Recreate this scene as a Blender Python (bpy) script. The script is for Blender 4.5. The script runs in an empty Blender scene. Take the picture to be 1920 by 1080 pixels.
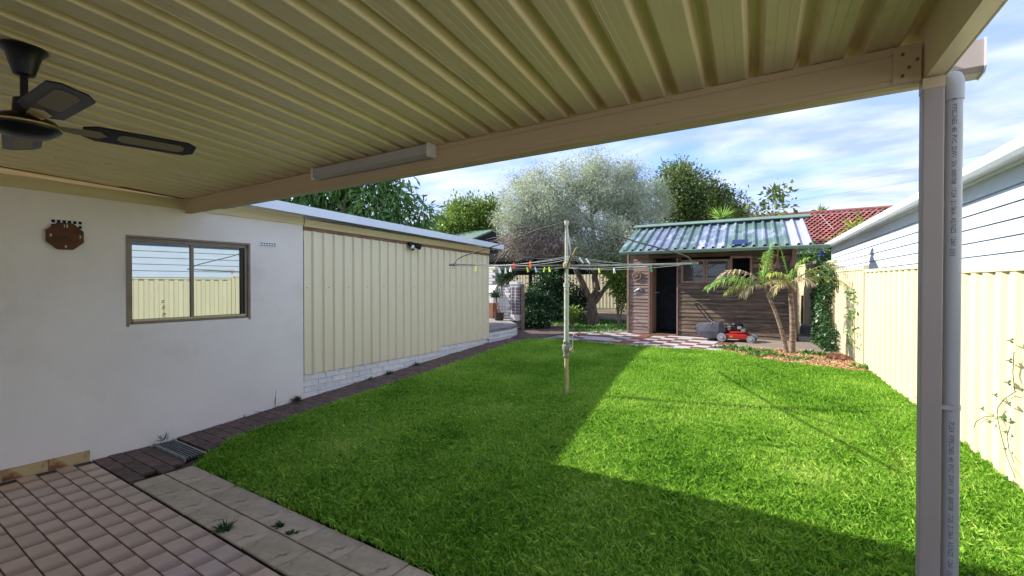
import bpy, math, random
import numpy as np
from mathutils import Vector, Matrix
random.seed(7); rng = np.random.default_rng(7)
C = bpy.context.scene.collection
R = math.radians

# ------------------------------------------------------------------ camera, sky, sun
FPX, CAMH, HOR = 883.0, 1.75, 531.0
YAW = math.atan(580 / 883.0)
cam = bpy.data.objects.new('camera', bpy.data.cameras.new('camera')); C.objects.link(cam)
cam.data.sensor_width = 36; cam.data.lens = 36 * FPX / 1920
cam.location = (0, 0, CAMH)
cam.rotation_euler = (R(90) - math.atan(9 / FPX), 0, YAW)
cam.data.clip_end = 2000; cam.data.clip_start = 0.05
S = bpy.context.scene; S.camera = cam
S.view_settings.view_transform = 'Standard'; S.view_settings.look = 'None'
S.view_settings.exposure = 2.0; S.cycles.diffuse_bounces = 8; S.cycles.max_bounces = 14; S.view_settings.gamma = 1
SUNV = Vector((1.45, .36, -1.0))
SUN_EL = math.atan2(1, math.hypot(1.45, .36))
SUN_AZ = math.atan2(-1.45, -.36)          # direction the sun stands in, from +Y towards +X
w = bpy.data.worlds.new('World'); S.world = w; w.use_nodes = True
nt = w.node_tree; nt.nodes.clear()
def N(t, kind, **kw):
    n = t.nodes.new(kind)
    for k, v in kw.items(): setattr(n, k, v)
    return n
def build_sky():
    L = nt.links.new
    out = N(nt, 'ShaderNodeOutputWorld'); bg = N(nt, 'ShaderNodeBackground')
    sky = N(nt, 'ShaderNodeTexSky', sky_type='NISHITA', sun_disc=False)
    sky.sun_elevation = SUN_EL; sky.sun_rotation = SUN_AZ; sky.air_density = 1.2; sky.ozone_density = 2.2; sky.dust_density = .5
    tc = N(nt, 'ShaderNodeTexCoord'); sep = N(nt, 'ShaderNodeSeparateXYZ'); L(tc.outputs['Generated'], sep.inputs[0])
    ad = N(nt, 'ShaderNodeMath', operation='MAXIMUM'); ad.inputs[1].default_value = 0; L(sep.outputs['Z'], ad.inputs[0])
    ad2 = N(nt, 'ShaderNodeMath', operation='ADD'); ad2.inputs[1].default_value = .16; L(ad.outputs[0], ad2.inputs[0])
    dx = N(nt, 'ShaderNodeMath', operation='DIVIDE'); L(sep.outputs['X'], dx.inputs[0]); L(ad2.outputs[0], dx.inputs[1])
    dy = N(nt, 'ShaderNodeMath', operation='DIVIDE'); L(sep.outputs['Y'], dy.inputs[0]); L(ad2.outputs[0], dy.inputs[1])
    cb = N(nt, 'ShaderNodeCombineXYZ'); L(dx.outputs[0], cb.inputs[0]); L(dy.outputs[0], cb.inputs[1])
    mp = N(nt, 'ShaderNodeMapping'); mp.inputs['Rotation'].default_value = (0, 0, R(25)); mp.inputs['Scale'].default_value = (.95, 1.45, 1)
    L(cb.outputs[0], mp.inputs[0])
    n1 = N(nt, 'ShaderNodeTexNoise'); n1.inputs['Scale'].default_value = 1.9; n1.inputs['Detail'].default_value = 7; n1.inputs['Roughness'].default_value = .52; n1.inputs['Distortion'].default_value = .3
    L(mp.outputs[0], n1.inputs['Vector'])
    n2 = N(nt, 'ShaderNodeTexNoise'); n2.inputs['Scale'].default_value = .42; n2.inputs['Detail'].default_value = 2
    L(cb.outputs[0], n2.inputs['Vector'])
    s = N(nt, 'ShaderNodeMath', operation='MULTIPLY_ADD'); s.inputs[1].default_value = 1.1; L(n2.outputs['Fac'], s.inputs[0]); L(n1.outputs['Fac'], s.inputs[2])
    rp = N(nt, 'ShaderNodeMapRange'); rp.inputs['From Min'].default_value = .76; rp.inputs['From Max'].default_value = 1.12; L(s.outputs[0], rp.inputs['Value'])
    rp.inputs['To Min'].default_value = 0.05; rp.inputs['To Max'].default_value = .93
    # shade of the cloud from thick to thin
    n3 = N(nt, 'ShaderNodeTexNoise'); n3.inputs['Scale'].default_value = 3.2; n3.inputs['Detail'].default_value = 5; L(mp.outputs[0], n3.inputs['Vector'])
    cr = N(nt, 'ShaderNodeValToRGB'); cr.color_ramp.elements[0].position = .36; cr.color_ramp.elements[1].position = .64
    cr.color_ramp.elements[0].color = (1.38, 1.72, 2.65, 1); cr.color_ramp.elements[1].color = (2.4, 2.6, 3.05, 1)
    L(n3.outputs['Fac'], cr.inputs[0])
    sk = N(nt, 'ShaderNodeMix', data_type='RGBA', blend_type='MULTIPLY'); sk.inputs[0].default_value = 1
    L(sky.outputs[0], sk.inputs[6]); sk.inputs[7].default_value = (.40, .50, .88, 1)
    mx = N(nt, 'ShaderNodeMix', data_type='RGBA'); L(rp.outputs[0], mx.inputs[0]); L(sk.outputs[2], mx.inputs[6]); L(cr.outputs[0], mx.inputs[7])
    L(mx.outputs[2], bg.inputs[0]); bg.inputs[1].default_value = .11; L(bg.outputs[0], out.inputs[0])
build_sky()
sl = bpy.data.lights.new('sun', 'SUN'); sl.energy = 2.3; sl.angle = R(.53); sl.color = (1, .95, .85)
so = bpy.data.objects.new('sun', sl); C.objects.link(so); so.rotation_euler = SUNV.to_track_quat('-Z', 'Y').to_euler(); so.location = (-20, -10, 20)

# ------------------------------------------------------------------ measuring: where a line of sight meets a real plane
sY, cY = math.sin(YAW), math.cos(YAW)
def ray(u, v):
    a = (u - 960) / FPX; return (-sY + a * cY, cY + a * sY, (HOR - v) / FPX)
def atz(u, v, z=0.): r = ray(u, v); t = (z - CAMH) / r[2]; return Vector((r[0]*t, r[1]*t, z))
def atx(u, v, x): r = ray(u, v); t = x / r[0]; return Vector((x, r[1]*t, CAMH + r[2]*t))
def aty(u, v, y): r = ray(u, v); t = y / r[1]; return Vector((r[0]*t, y, CAMH + r[2]*t))
def atd(u, v, d): r = ray(u, v); return Vector((r[0]*d, r[1]*d, CAMH + r[2]*d))
GY = [-500, 2.1, 3.87, 8.2, 10, 500]; GZ = [0, 0, .14, .46, .49, .49]
def g(y): return float(np.interp(y, GY, GZ))
def fence_x(y): return 2.1 - .1764 * y

# ------------------------------------------------------------------ materials
def ramp(t, fac, stops):
    r = N(t, 'ShaderNodeValToRGB'); e = r.color_ramp.elements
    e[0].position, e[0].color = stops[0][0], (*stops[0][1], 1); e[1].position, e[1].color = stops[-1][0], (*stops[-1][1], 1)
    for p, c in stops[1:-1]: q = e.new(p); q.color = (*c, 1)
    t.links.new(fac, r.inputs[0]); return r
def mat(name, col, col2=None, rough=.6, scale=8, bump=0., bscale=60, stretch=(1, 1, 1), metal=0., spec=.5, rand=0., mix=(.35, .65), detail=5, transl=0., extra=None, island=0., bdist=.02):
    m = bpy.data.materials.new(name); m.use_nodes = True; t = m.node_tree; L = t.links.new
    b = t.nodes['Principled BSDF']; b.inputs['Roughness'].default_value = rough; b.inputs['Metallic'].default_value = metal
    b.inputs['Specular IOR Level'].default_value = spec
    tc = N(t, 'ShaderNodeTexCoord'); mp = N(t, 'ShaderNodeMapping'); mp.inputs['Scale'].default_value = stretch
    L(tc.outputs['Object'], mp.inputs[0])
    vec = mp.outputs[0]
    if rand or island:
        pass
    col2 = col2 or tuple(c * .82 for c in col)
    no = N(t, 'ShaderNodeTexNoise'); no.inputs['Scale'].default_value = scale; no.inputs['Detail'].default_value = detail
    L(vec, no.inputs['Vector'])
    cr = ramp(t, no.outputs['Fac'], [(mix[0], col2), (mix[1], col)])
    cout = cr.outputs[0]
    if extra:  # (colour, scale, lo, hi): wear spots with a shape of their own
        for (ec, es, lo, hi) in extra:
            n2 = N(t, 'ShaderNodeTexNoise'); n2.inputs['Scale'].default_value = es; n2.inputs['Detail'].default_value = 6; n2.inputs['Roughness'].default_value = .6
            L(vec, n2.inputs['Vector'])
            mr = N(t, 'ShaderNodeMapRange'); mr.inputs['From Min'].default_value = lo; mr.inputs['From Max'].default_value = hi; L(n2.outputs['Fac'], mr.inputs['Value'])
            mm = N(t, 'ShaderNodeMix', data_type='RGBA'); L(mr.outputs[0], mm.inputs[0]); L(cout, mm.inputs[6]); mm.inputs[7].default_value = (*ec, 1); cout = mm.outputs[2]
    if rand or island:
        hs = N(t, 'ShaderNodeHueSaturation'); L(cout, hs.inputs['Color'])
        src = N(t, 'ShaderNodeObjectInfo').outputs['Random'] if rand else N(t, 'ShaderNodeAttribute', attribute_name='tone').outputs['Fac']
        k = rand or island
        mr = N(t, 'ShaderNodeMapRange'); mr.inputs['To Min'].default_value = 1 - k; mr.inputs['To Max'].default_value = 1 + k; L(src, mr.inputs['Value']); L(mr.outputs[0], hs.inputs['Value'])
        mr2 = N(t, 'ShaderNodeMapRange'); mr2.inputs['To Min'].default_value = .5 + k * .05; mr2.inputs['To Max'].default_value = .5 - k * .05; L(src, mr2.inputs['Value']); L(mr2.outputs[0], hs.inputs['Hue'])
        cout = hs.outputs[0]
    L(cout, b.inputs['Base Color'])
    if bump:
        nb = N(t, 'ShaderNodeTexNoise'); nb.inputs['Scale'].default_value = bscale; nb.inputs['Detail'].default_value = 4; L(vec, nb.inputs['Vector'])
        bp = N(t, 'ShaderNodeBump'); bp.inputs['Strength'].default_value = bump; bp.inputs['Distance'].default_value = bdist; L(nb.outputs['Fac'], bp.inputs['Height']); L(bp.outputs[0], b.inputs['Normal'])
    if transl:
        tr = N(t, 'ShaderNodeBsdfTranslucent'); L(cout, tr.inputs[0]); ms = N(t, 'ShaderNodeMixShader'); ms.inputs[0].default_value = transl
        L(b.outputs[0], ms.inputs[1]); L(tr.outputs[0], ms.inputs[2]); L(ms.outputs[0], t.nodes['Material Output'].inputs[0])
    return m
M = {}
M['ceil'] = mat('cream_steel_underside', (.90, .76, .46), (.85, .71, .42), rough=.38, scale=2, spec=.45, extra=[((.52, .43, .25), 2.4, .62, .80), ((.30, .24, .14), 34, .74, .78)])
M['beam'] = mat('tan_steel', (.64, .50, .30), (.59, .455, .27), rough=.5, scale=2, stretch=(.6, 3, 3), extra=[((.30, .24, .15), 9, .66, .80)])
M['cream_trim'] = mat('cream_trim', (.62, .50, .26), (.55, .43, .21), rough=.5, scale=4, extra=[((.35, .25, .12), 7, .66, .78)])
M['post'] = mat('beige_post', (.46, .385, .33), (.42, .35, .30), rough=.55, scale=3, extra=[((.25, .17, .11), 30, .72, .78)])
M['pipe'] = mat('grey_pvc', (.50, .50, .475), (.44, .44, .42), rough=.35, scale=3, stretch=(1, 1, .3))
M['ink'] = mat('dark_ink', (.06, .06, .08), rough=.6)
M['render'] = mat('painted_render', (.86, .80, .735), (.81, .745, .68), rough=.85, scale=1.3, bump=.6, bscale=110, bdist=.008, extra=[((.70, .63, .56), 1.6, .55, .85), ((.55, .47, .39), 11, .74, .84)])
M['sheet'] = mat('cream_cladding', (.80, .725, .52), (.77, .695, .49), rough=.4, scale=2, stretch=(3, 3, .4))
M['fence'] = mat('cream_fence_steel', (.69, .62, .40), (.65, .58, .37), rough=.45, scale=2, stretch=(3, 3, .4), extra=[((.52, .46, .32), 5, .62, .80)])
M['fascia'] = mat('cream_fascia', (.63, .53, .29), (.55, .45, .23), rough=.5, scale=2, stretch=(4, .6, 6), extra=[((.30, .22, .10), 6, .68, .80)])
M['metalwhite'] = mat('pale_roof_metal', (.68, .74, .80), (.62, .68, .75), rough=.35, scale=2, metal=.15)
M['timber'] = mat('brown_timber', (.28, .16, .09), (.18, .10, .055), rough=.8, scale=6, stretch=(6, .6, 6), bump=.3)
M['dark'] = mat('dark_void', (.015, .014, .013), rough=.9)
M['black'] = mat('black_plastic', (.010, .010, .011), rough=.35, spec=.3)
M['frame'] = mat('bronze_frame', (.17, .135, .105), (.13, .10, .08), rough=.4, metal=.3, scale=5)
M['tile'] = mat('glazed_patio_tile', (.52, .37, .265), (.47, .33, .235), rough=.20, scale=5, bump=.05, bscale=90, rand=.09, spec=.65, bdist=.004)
def dark_tile_end():  # multiplies the tile colour darker towards its +X end, offset at random per tile
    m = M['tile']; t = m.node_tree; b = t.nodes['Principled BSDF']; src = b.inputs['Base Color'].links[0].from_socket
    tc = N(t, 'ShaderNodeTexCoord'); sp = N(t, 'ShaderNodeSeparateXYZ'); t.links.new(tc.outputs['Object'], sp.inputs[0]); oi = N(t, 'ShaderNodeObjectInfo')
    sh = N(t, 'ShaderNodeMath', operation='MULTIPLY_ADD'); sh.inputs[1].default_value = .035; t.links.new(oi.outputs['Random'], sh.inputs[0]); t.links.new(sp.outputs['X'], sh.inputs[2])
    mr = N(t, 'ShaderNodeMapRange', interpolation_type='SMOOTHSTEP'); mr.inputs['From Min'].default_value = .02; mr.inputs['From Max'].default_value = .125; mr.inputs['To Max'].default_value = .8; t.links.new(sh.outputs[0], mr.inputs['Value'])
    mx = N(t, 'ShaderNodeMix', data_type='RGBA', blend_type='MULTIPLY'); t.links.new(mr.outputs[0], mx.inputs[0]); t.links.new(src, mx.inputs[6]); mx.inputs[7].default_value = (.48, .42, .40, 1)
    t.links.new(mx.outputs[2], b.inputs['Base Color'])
dark_tile_end()
M['grout'] = mat('dark_grout', (.07, .055, .045), rough=.95, scale=20, bump=.4)
M['paver'] = mat('concrete_paver', (.50, .405, .28), (.40, .32, .215), rough=.85, scale=9, bump=.22, bscale=170, rand=.12, extra=[((.10, .10, .06), 13, .60, .74), ((.09, .065, .05), 60, .66, .70)], bdist=.006)
M['pathbrick'] = mat('dark_brick_paver', (.16, .10, .078), (.09, .06, .048), rough=.85, scale=18, bump=.6, bscale=90, rand=.22, extra=[((.05, .06, .03), 14, .62, .74)], bdist=.01)
M['skirt'] = mat('stained_skirting_tile', (.52, .40, .20), (.46, .34, .17), rough=.4, scale=4, extra=[((.20, .065, .018), 3.6, .50, .62)])
M['grate'] = mat('galvanised_grate', (.17, .18, .19), rough=.5, metal=.5, scale=20)
M['whitebrick'] = mat('white_painted_brick', (.78, .77, .75), (.70, .68, .66), rough=.7, scale=12, bump=1, bscale=30, rand=.09, extra=[((.30, .24, .22), 9, .665, .70), ((.48, .42, .39), 26, .66, .72)], bdist=.012)
M['mortarwhite'] = mat('painted_mortar', (.70, .68, .66), (.46, .43, .41), rough=.8, scale=14, bump=.5)
M['purplebrick'] = mat('peeling_purple_brick', (.14, .10, .13), (.60, .58, .58), rough=.8, scale=17, mix=(.42, .50), bump=.8, rand=.1)
M['terra'] = mat('terracotta_render', (.33, .13, .07), (.26, .10, .055), rough=.8, scale=6, bump=.3)
M['concrete'] = mat('old_concrete', (.30, .27, .24), (.20, .18, .16), rough=.9, scale=5, bump=.4, extra=[((.1, .09, .08), 3, .6, .75)])
M['soil'] = mat('soil', (.085, .055, .035), (.04, .028, .018), rough=1, scale=12, bump=1, bscale=40, bdist=.03)
M['yard'] = mat('yard_ground', (.20, .13, .075), (.06, .065, .025), rough=1, scale=1.3, bump=1, bscale=20, mix=(.42, .6), bdist=.03)
M['mulch'] = mat('bark_mulch', (.42, .25, .13), (.24, .14, .07), rough=.95, scale=30, bump=1, bscale=60, bdist=.03)
M['chip'] = mat('wood_chip', (.62, .42, .22), (.40, .24, .12), rough=.9, island=.4)
M['lawnbase'] = mat('lawn_soil', (.04, .10, .016), (.022, .05, .01), rough=1, scale=30, bump=1, bscale=60)
M['galv'] = mat('old_galvanised', (.33, .34, .30), (.22, .22, .17), rough=.55, metal=.35, scale=14)
M['galv2'] = mat('rusty_arm_tube', (.19, .175, .145), (.11, .095, .075), rough=.6, metal=.3, scale=12)
M['paleiron'] = mat('pale_green_post', (.50, .53, .46), (.36, .38, .28), rough=.5, scale=16, metal=.1)
M['brass'] = mat('yellowed_cast_metal', (.42, .37, .17), (.28, .25, .13), rough=.5, scale=20)
M['line'] = mat('white_clothes_line', (.62, .66, .64), rough=.5)
for n, c in dict(blue=(.10, .25, .75), yellow=(.75, .80, .06), white=(.85, .85, .86), red=(.80, .06, .06), orange=(.90, .16, .03), lightblue=(.45, .62, .78), green=(.05, .30, .18)).items(): M['peg' + n] = mat(n + '_plastic', c, c, rough=.4)
M['board'] = mat('weathered_board', (.185, .130, .088), (.072, .050, .034), rough=.8, scale=3, stretch=(.8, 6, 9), bump=.6, bscale=10, rand=.30, extra=[((.34, .24, .18), 5, .60, .74), ((.045, .027, .02), 2.2, .58, .72)], bdist=.01)
M['boardpale'] = mat('grey_weathered_board', (.30, .22, .18), (.17, .12, .10), rough=.8, scale=3, stretch=(.8, 6, 9), bump=.6, bscale=10, rand=.16, bdist=.01)
M['shedframe'] = mat('pinkish_timber_frame', (.28, .17, .12), (.20, .12, .085), rough=.7, scale=5, stretch=(8, 8, 1))
M['shedroof'] = mat('weathered_green_sheet', (.13, .20, .17), (.08, .14, .125), rough=.4, scale=3, rand=.12, extra=[((.25, .29, .34), 2.6, .50, .60)])
M['shedroofblue'] = mat('faded_blue_sheet', (.21, .235, .31), (.10, .155, .185), rough=.4, scale=3.5, rand=.1, extra=[((.36, .38, .46), 4, .52, .62)])
M['shedroofpale'] = mat('chalky_lilac_sheet', (.46, .46, .56), (.36, .38, .46), rough=.45, scale=3, rand=.05)
M['gutgreen'] = mat('green_gutter', (.17, .25, .18), (.13, .20, .15), rough=.45, scale=4)
M['glass'] = mat('window_glass', (.02, .022, .025), rough=.03, spec=.9)
M['ctilew'] = mat('white_paving_tile', (.52, .49, .50), (.42, .39, .40), rough=.5, scale=8, rand=.08, extra=[((.28, .2, .17), 9, .62, .75)])
M['ctiler'] = mat('red_paving_tile', (.21, .085, .06), (.14, .055, .042), rough=.5, scale=8, rand=.2, extra=[((.30, .2, .17), 9, .64, .78)])
M['deck'] = mat('deck_timber', (.30, .245, .20), (.20, .16, .13), rough=.8, scale=5, stretch=(1, 8, 4), rand=.1, bump=.3)
M['siding'] = mat('pale_blue_siding', (.55, .61, .67), (.52, .58, .64), rough=.6, scale=3, bump=.15, bscale=80, bdist=.003)
M['white'] = mat('white_paint', (.78, .79, .80), (.73, .74, .75), rough=.4, scale=3)
M['roofred'] = mat('terracotta_roof_tile', (.38, .125, .10), (.26, .075, .06), rough=.7, island=.25, scale=3)
M['brickdark'] = mat('dark_brick', (.16, .10, .085), (.09, .06, .055), rough=.85, rand=.25, scale=9)
M['mower_red'] = mat('red_enamel', (.36, .018, .014), (.32, .015, .012), rough=.25)
M['wheelgrey'] = mat('grey_wheel_plastic', (.24, .25, .28), rough=.5)
M['bag'] = mat('charcoal_fabric', (.075, .075, .095), (.05, .05, .065), rough=.8, scale=9, bump=.4)
M['silver'] = mat('machined_aluminium', (.6, .6, .6), rough=.3, metal=.8)
M['bark'] = mat('tree_bark', (.27, .195, .14), (.12, .085, .06), rough=.95, scale=10, stretch=(1, 1, .25), bump=1, bscale=16, bdist=.04)
M['barkpalm'] = mat('ringed_palm_trunk', (.30, .215, .16), (.13, .09, .07), rough=.9, scale=4, stretch=(1, 1, 8), bump=.6, bscale=10)
M['olive'] = mat('olive_leaf', (.54, .58, .41), (.40, .46, .30), rough=.6, scale=1.6, island=.24, transl=.28)
M['twig'] = mat('dead_twig', (.44, .33, .27), (.28, .21, .17), rough=.9, scale=3, island=.3)
M['mango'] = mat('dark_glossy_leaf', (.13, .26, .045), (.055, .15, .028), rough=.35, scale=1.4, island=.45, transl=.25)
M['lime'] = mat('light_green_leaf', (.24, .34, .055), (.14, .24, .035), rough=.5, scale=1.0, island=.35, transl=.35)
M['darkleaf'] = mat('dark_green_leaf', (.20, .27, .055), (.09, .145, .035), rough=.5, scale=.8, island=.45, transl=.25)
M['shrub'] = mat('shrub_leaf', (.035, .10, .03), (.02, .06, .02), rough=.5, scale=2, island=.5, transl=.2)
M['ivy'] = mat('ivy_leaf', (.04, .11, .03), (.02, .06, .018), rough=.4, scale=2, island=.5, transl=.15)
M['frond'] = mat('palm_frond', (.46, .48, .08), (.28, .38, .06), rough=.5, scale=3, island=.35, transl=.3)
M['frondgreen'] = mat('fresh_palm_frond', (.30, .48, .08), (.18, .36, .05), rough=.5, scale=3, island=.3, transl=.3)
M['deadfrond'] = mat('dry_palm_frond', (.58, .43, .28), (.48, .43, .18), rough=.8, scale=4, island=.3, transl=.2)
M['weed'] = mat('weed_leaf', (.12, .26, .04), (.07, .17, .03), rough=.5, island=.35, transl=.3)
M['weeddark'] = mat('dark_weed_leaf', (.05, .13, .03), (.03, .08, .02), rough=.5, island=.35, transl=.3)
M['clock'] = mat('brown_clock_face', (.15, .052, .014), (.07, .025, .009), rough=.55, spec=.25, scale=7, mix=(.3, .7))
M['rattan'] = mat('rattan_inlay', (.36, .30, .19), (.28, .23, .14), rough=.7, scale=200, bump=.3)
M['gold'] = mat('brass_rim', (.65, .50, .22), rough=.25, metal=.9)
M['diffuser'] = mat('frosted_diffuser', (.50, .46, .41), (.46, .42, .37), rough=.45, scale=2)
M['shade'] = mat('dark_shadecloth', (.02, .021, .022), rough=.9)
M['solar'] = mat('solar_cell', (.02, .045, .12), rough=.15)
M['pot'] = mat('dark_pot', (.05, .035, .028), rough=.6)
M['picture'] = mat('tan_wood_panel', (.45, .28, .09), (.30, .18, .06), rough=.6, scale=14)
M['cable'] = mat('grey_cable', (.22, .23, .24), rough=.6)
M['hole'] = M['dark']
M['purple'] = mat('purple_petal', (.16, .08, .65), rough=.6)
def window_film():
    m = bpy.data.materials.new('reflective_window_pane'); m.use_nodes = True; t = m.node_tree; t.nodes.remove(t.nodes['Principled BSDF'])
    gl = N(t, 'ShaderNodeBsdfGlossy'); gl.inputs['Roughness'].default_value = .004; gl.inputs[0].default_value = (.34, .385, .42, 1)
    df = N(t, 'ShaderNodeBsdfDiffuse'); df.inputs[0].default_value = (.03, .035, .04, 1); mx = N(t, 'ShaderNodeMixShader'); mx.inputs[0].default_value = .9
    t.links.new(df.outputs[0], mx.inputs[1]); t.links.new(gl.outputs[0], mx.inputs[2]); t.links.new(mx.outputs[0], t.nodes['Material Output'].inputs[0]); return m
M['film'] = window_film()

# ------------------------------------------------------------------ mesh building
class MB:
    def __init__(s): s.v = []; s.f = []
    def add(s, vs, fs):
        o = len(s.v); s.v += [tuple(p) for p in vs]; s.f += [tuple(i + o for i in q) for q in fs]; return s
    def box(s, a, b):
        x0, y0, z0 = a; x1, y1, z1 = b
        return s.add([(x0,y0,z0),(x1,y0,z0),(x1,y1,z0),(x0,y1,z0),(x0,y0,z1),(x1,y0,z1),(x1,y1,z1),(x0,y1,z1)],
                     [(0,3,2,1),(4,5,6,7),(0,1,5,4),(1,2,6,5),(2,3,7,6),(3,0,4,7)])
    def tube(s, pts, rad, n=8, cap=True):
        pts = [Vector(p) for p in pts]; rad = rad if isinstance(rad, (list, tuple)) else [rad] * len(pts)
        o = len(s.v); prev = None
        for i, p in enumerate(pts):
            d = (pts[min(i+1, len(pts)-1)] - pts[max(i-1, 0)]).normalized()
            if prev is None: a = d.orthogonal().normalized()
            else: a = (prev - d * prev.dot(d)); a = a.normalized() if a.length > 1e-6 else d.orthogonal().normalized()
            prev = a; b = d.cross(a)
            for k in range(n):
                t = 2 * math.pi * k / n; s.v.append(tuple(p + (a * math.cos(t) + b * math.sin(t)) * rad[i]))
        for i in range(len(pts) - 1):
            for k in range(n):
                k2 = (k + 1) % n; s.f.append((o+i*n+k, o+i*n+k2, o+(i+1)*n+k2, o+(i+1)*n+k))
        if cap:
            s.f.append(tuple(o + k for k in reversed(range(n)))); e = o + (len(pts)-1) * n; s.f.append(tuple(e + k for k in range(n)))
        return s
    def lathe(s, prof, c=(0, 0, 0), n=20):  # prof: (r, z)
        o = len(s.v)
        for r, z in prof:
            for k in range(n): t = 2*math.pi*k/n; s.v.append((c[0]+r*math.cos(t), c[1]+r*math.sin(t), c[2]+z))
        for i in range(len(prof)-1):
            for k in range(n): k2 = (k+1) % n; s.f.append((o+i*n+k, o+i*n+k2, o+(i+1)*n+k2, o+(i+1)*n+k))
        s.f.append(tuple(o+k for k in reversed(range(n)))); e = o+(len(prof)-1)*n; s.f.append(tuple(e+k for k in range(n))); return s
    def prism(s, poly, vec):  # poly: 3-D outline, vec: extrusion
        n = len(poly); vec = Vector(vec); a = [Vector(p) for p in poly]; b = [p + vec for p in a]
        return s.add([tuple(p) for p in a + b], [tuple(reversed(range(n))), tuple(range(n, 2*n))] + [(i, (i+1) % n, n+(i+1) % n, n+i) for i in range(n)])
    def sweep(s, a, b):  # two matching open section lines joined by faces
        n = len(a); return s.add(list(a) + list(b), [(i, i+1, n+i+1, n+i) for i in range(n-1)])
def mesh(name, mb, m, smooth=False):
    me = bpy.data.meshes.new(name); me.from_pydata(mb.v, [], mb.f); me.update(); me.materials.append(M[m] if isinstance(m, str) else m)
    if smooth: me.shade_smooth() if hasattr(me, 'shade_smooth') else None
    return me
def attach(o, parent):
    o.parent = parent; o.matrix_parent_inverse = Matrix.Identity(4)
    wl = Vector((0, 0, 0)); p = parent
    if 'local' not in parent:
        while p: wl += Vector(p.get('_o', p.location)) if p.parent is None else Vector(p.location); p = p.parent
        o.location = Vector(o.location) - wl
def obj(name, mb, m, parent=None, smooth=False, solid=0., bev=0., autos=None, loc=None):
    o = bpy.data.objects.new(name, mesh(name, mb, m, smooth or autos is not None)); C.objects.link(o)
    if loc is not None: o.location = loc
    if parent: attach(o, parent)
    if solid: md = o.modifiers.new('solid', 'SOLIDIFY'); md.thickness = solid; md.offset = 0
    if bev: md = o.modifiers.new('bevel', 'BEVEL'); md.width = bev; md.segments = 2; md.limit_method = 'ANGLE'; md.angle_limit = R(40)
    if autos is not None and hasattr(o.data, 'set_sharp_from_angle'): o.data.set_sharp_from_angle(angle=R(autos))
    return o
def tag(o, label=None, cat=None, group=None, kind=None):
    if label: o['label'] = label
    if cat: o['category'] = cat
    if group: o['group'] = group
    if kind: o['kind'] = kind
    return o
def thing(name, label, cat, loc=(0, 0, 0), group=None, rz=0, local=False):
    o = bpy.data.objects.new(name, None); C.objects.link(o); o.location = loc; o.rotation_euler = (0, 0, rz); o.empty_display_size = .2
    if local: o['local'] = 1
    return tag(o, label, cat, group)
def inst(name, data, parent, loc, rot=(0, 0, 0), sc=(1, 1, 1)):
    o = bpy.data.objects.new(name, data); C.objects.link(o); o.location = loc; o.rotation_euler = rot; o.scale = sc
    if parent: attach(o, parent)
    return o
def boxmesh(name, sx, sy, sz, m, bev=.004):  # bevelled block with its base centre at the origin
    mb = MB(); x, y = sx/2, sy/2; b = bev
    mb.add([(-x,-y,0),(x,-y,0),(x,y,0),(-x,y,0),(-x,-y,sz-b),(x,-y,sz-b),(x,y,sz-b),(-x,y,sz-b),(-x+b,-y+b,sz),(x-b,-y+b,sz),(x-b,y-b,sz),(-x+b,y-b,sz)],
           [(0,3,2,1),(0,1,5,4),(1,2,6,5),(2,3,7,6),(3,0,4,7),(4,5,9,8),(5,6,10,9),(6,7,11,10),(7,4,8,11),(8,9,10,11)])
    return mesh(name, mb, m)
def np_mesh(name, V, F, m, parent=None, tone=None, k=4):
    me = bpy.data.meshes.new(name); nV, nF = len(V), len(F)
    me.vertices.add(nV); me.vertices.foreach_set('co', np.asarray(V, np.float32).ravel())
    me.loops.add(nF * k); me.loops.foreach_set('vertex_index', np.asarray(F, np.int32).ravel())
    me.polygons.add(nF); me.polygons.foreach_set('loop_start', np.arange(0, nF*k, k, dtype=np.int32))
    me.update(calc_edges=True)
    if tone is not None: a = me.attributes.new('tone', 'FLOAT', 'POINT'); a.data.foreach_set('value', np.asarray(tone, np.float32))
    me.materials.append(M[m] if isinstance(m, str) else m)
    o = bpy.data.objects.new(name, me); C.objects.link(o)
    if parent: attach(o, parent)
    return o
def unit(a): return a / np.maximum(np.linalg.norm(a, axis=1, keepdims=True), 1e-9)
def leaves(P, D, length, width, jitter=.35):
    """diamond leaves folded along the midrib: base P, direction D"""
    n = len(P); D = unit(D); L = length * (1 + jitter * rng.uniform(-1, 1, (n, 1))); W = width * (1 + jitter * rng.uniform(-1, 1, (n, 1)))
    S_ = unit(np.cross(D, rng.normal(size=(n, 3)))); U = np.cross(D, S_)
    a = P; b = P + D*L*.45 + S_*W*.5 + U*W*.12; c = P + D*L - U*L*.10; d = P + D*L*.45 - S_*W*.5 + U*W*.12
    V = np.stack([a, b, c, d], 1).reshape(-1, 3); F = (np.arange(n)[:, None] * 4 + np.array([[0, 1, 2, 3]]))
    return V, F, np.repeat(rng.random(n), 4)
def blob_points(blobs, nclump, per, spread, inner=.55):
    """clumps spread through the volume of several ellipsoids, leaves spread round each clump"""
    B = np.array([list(b[0]) + list(b[1]) for b in blobs]); vol = B[:, 3]*B[:, 4]*B[:, 5]; vol = vol**.8
    idx = rng.choice(len(B), nclump, p=vol/vol.sum())
    d = unit(rng.normal(size=(nclump, 3))); r = (inner + (1-inner) * rng.random((nclump, 1))**.7) * rng.uniform(.85, 1.12, (nclump, 1))
    c = B[idx, :3] + d * r * B[idx, 3:]
    n = nclump * per; ci = np.repeat(np.arange(nclump), per)
    off = rng.normal(size=(n, 3)) * spread
    return c[ci] + off, off + d[ci]*spread*.8, c
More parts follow.
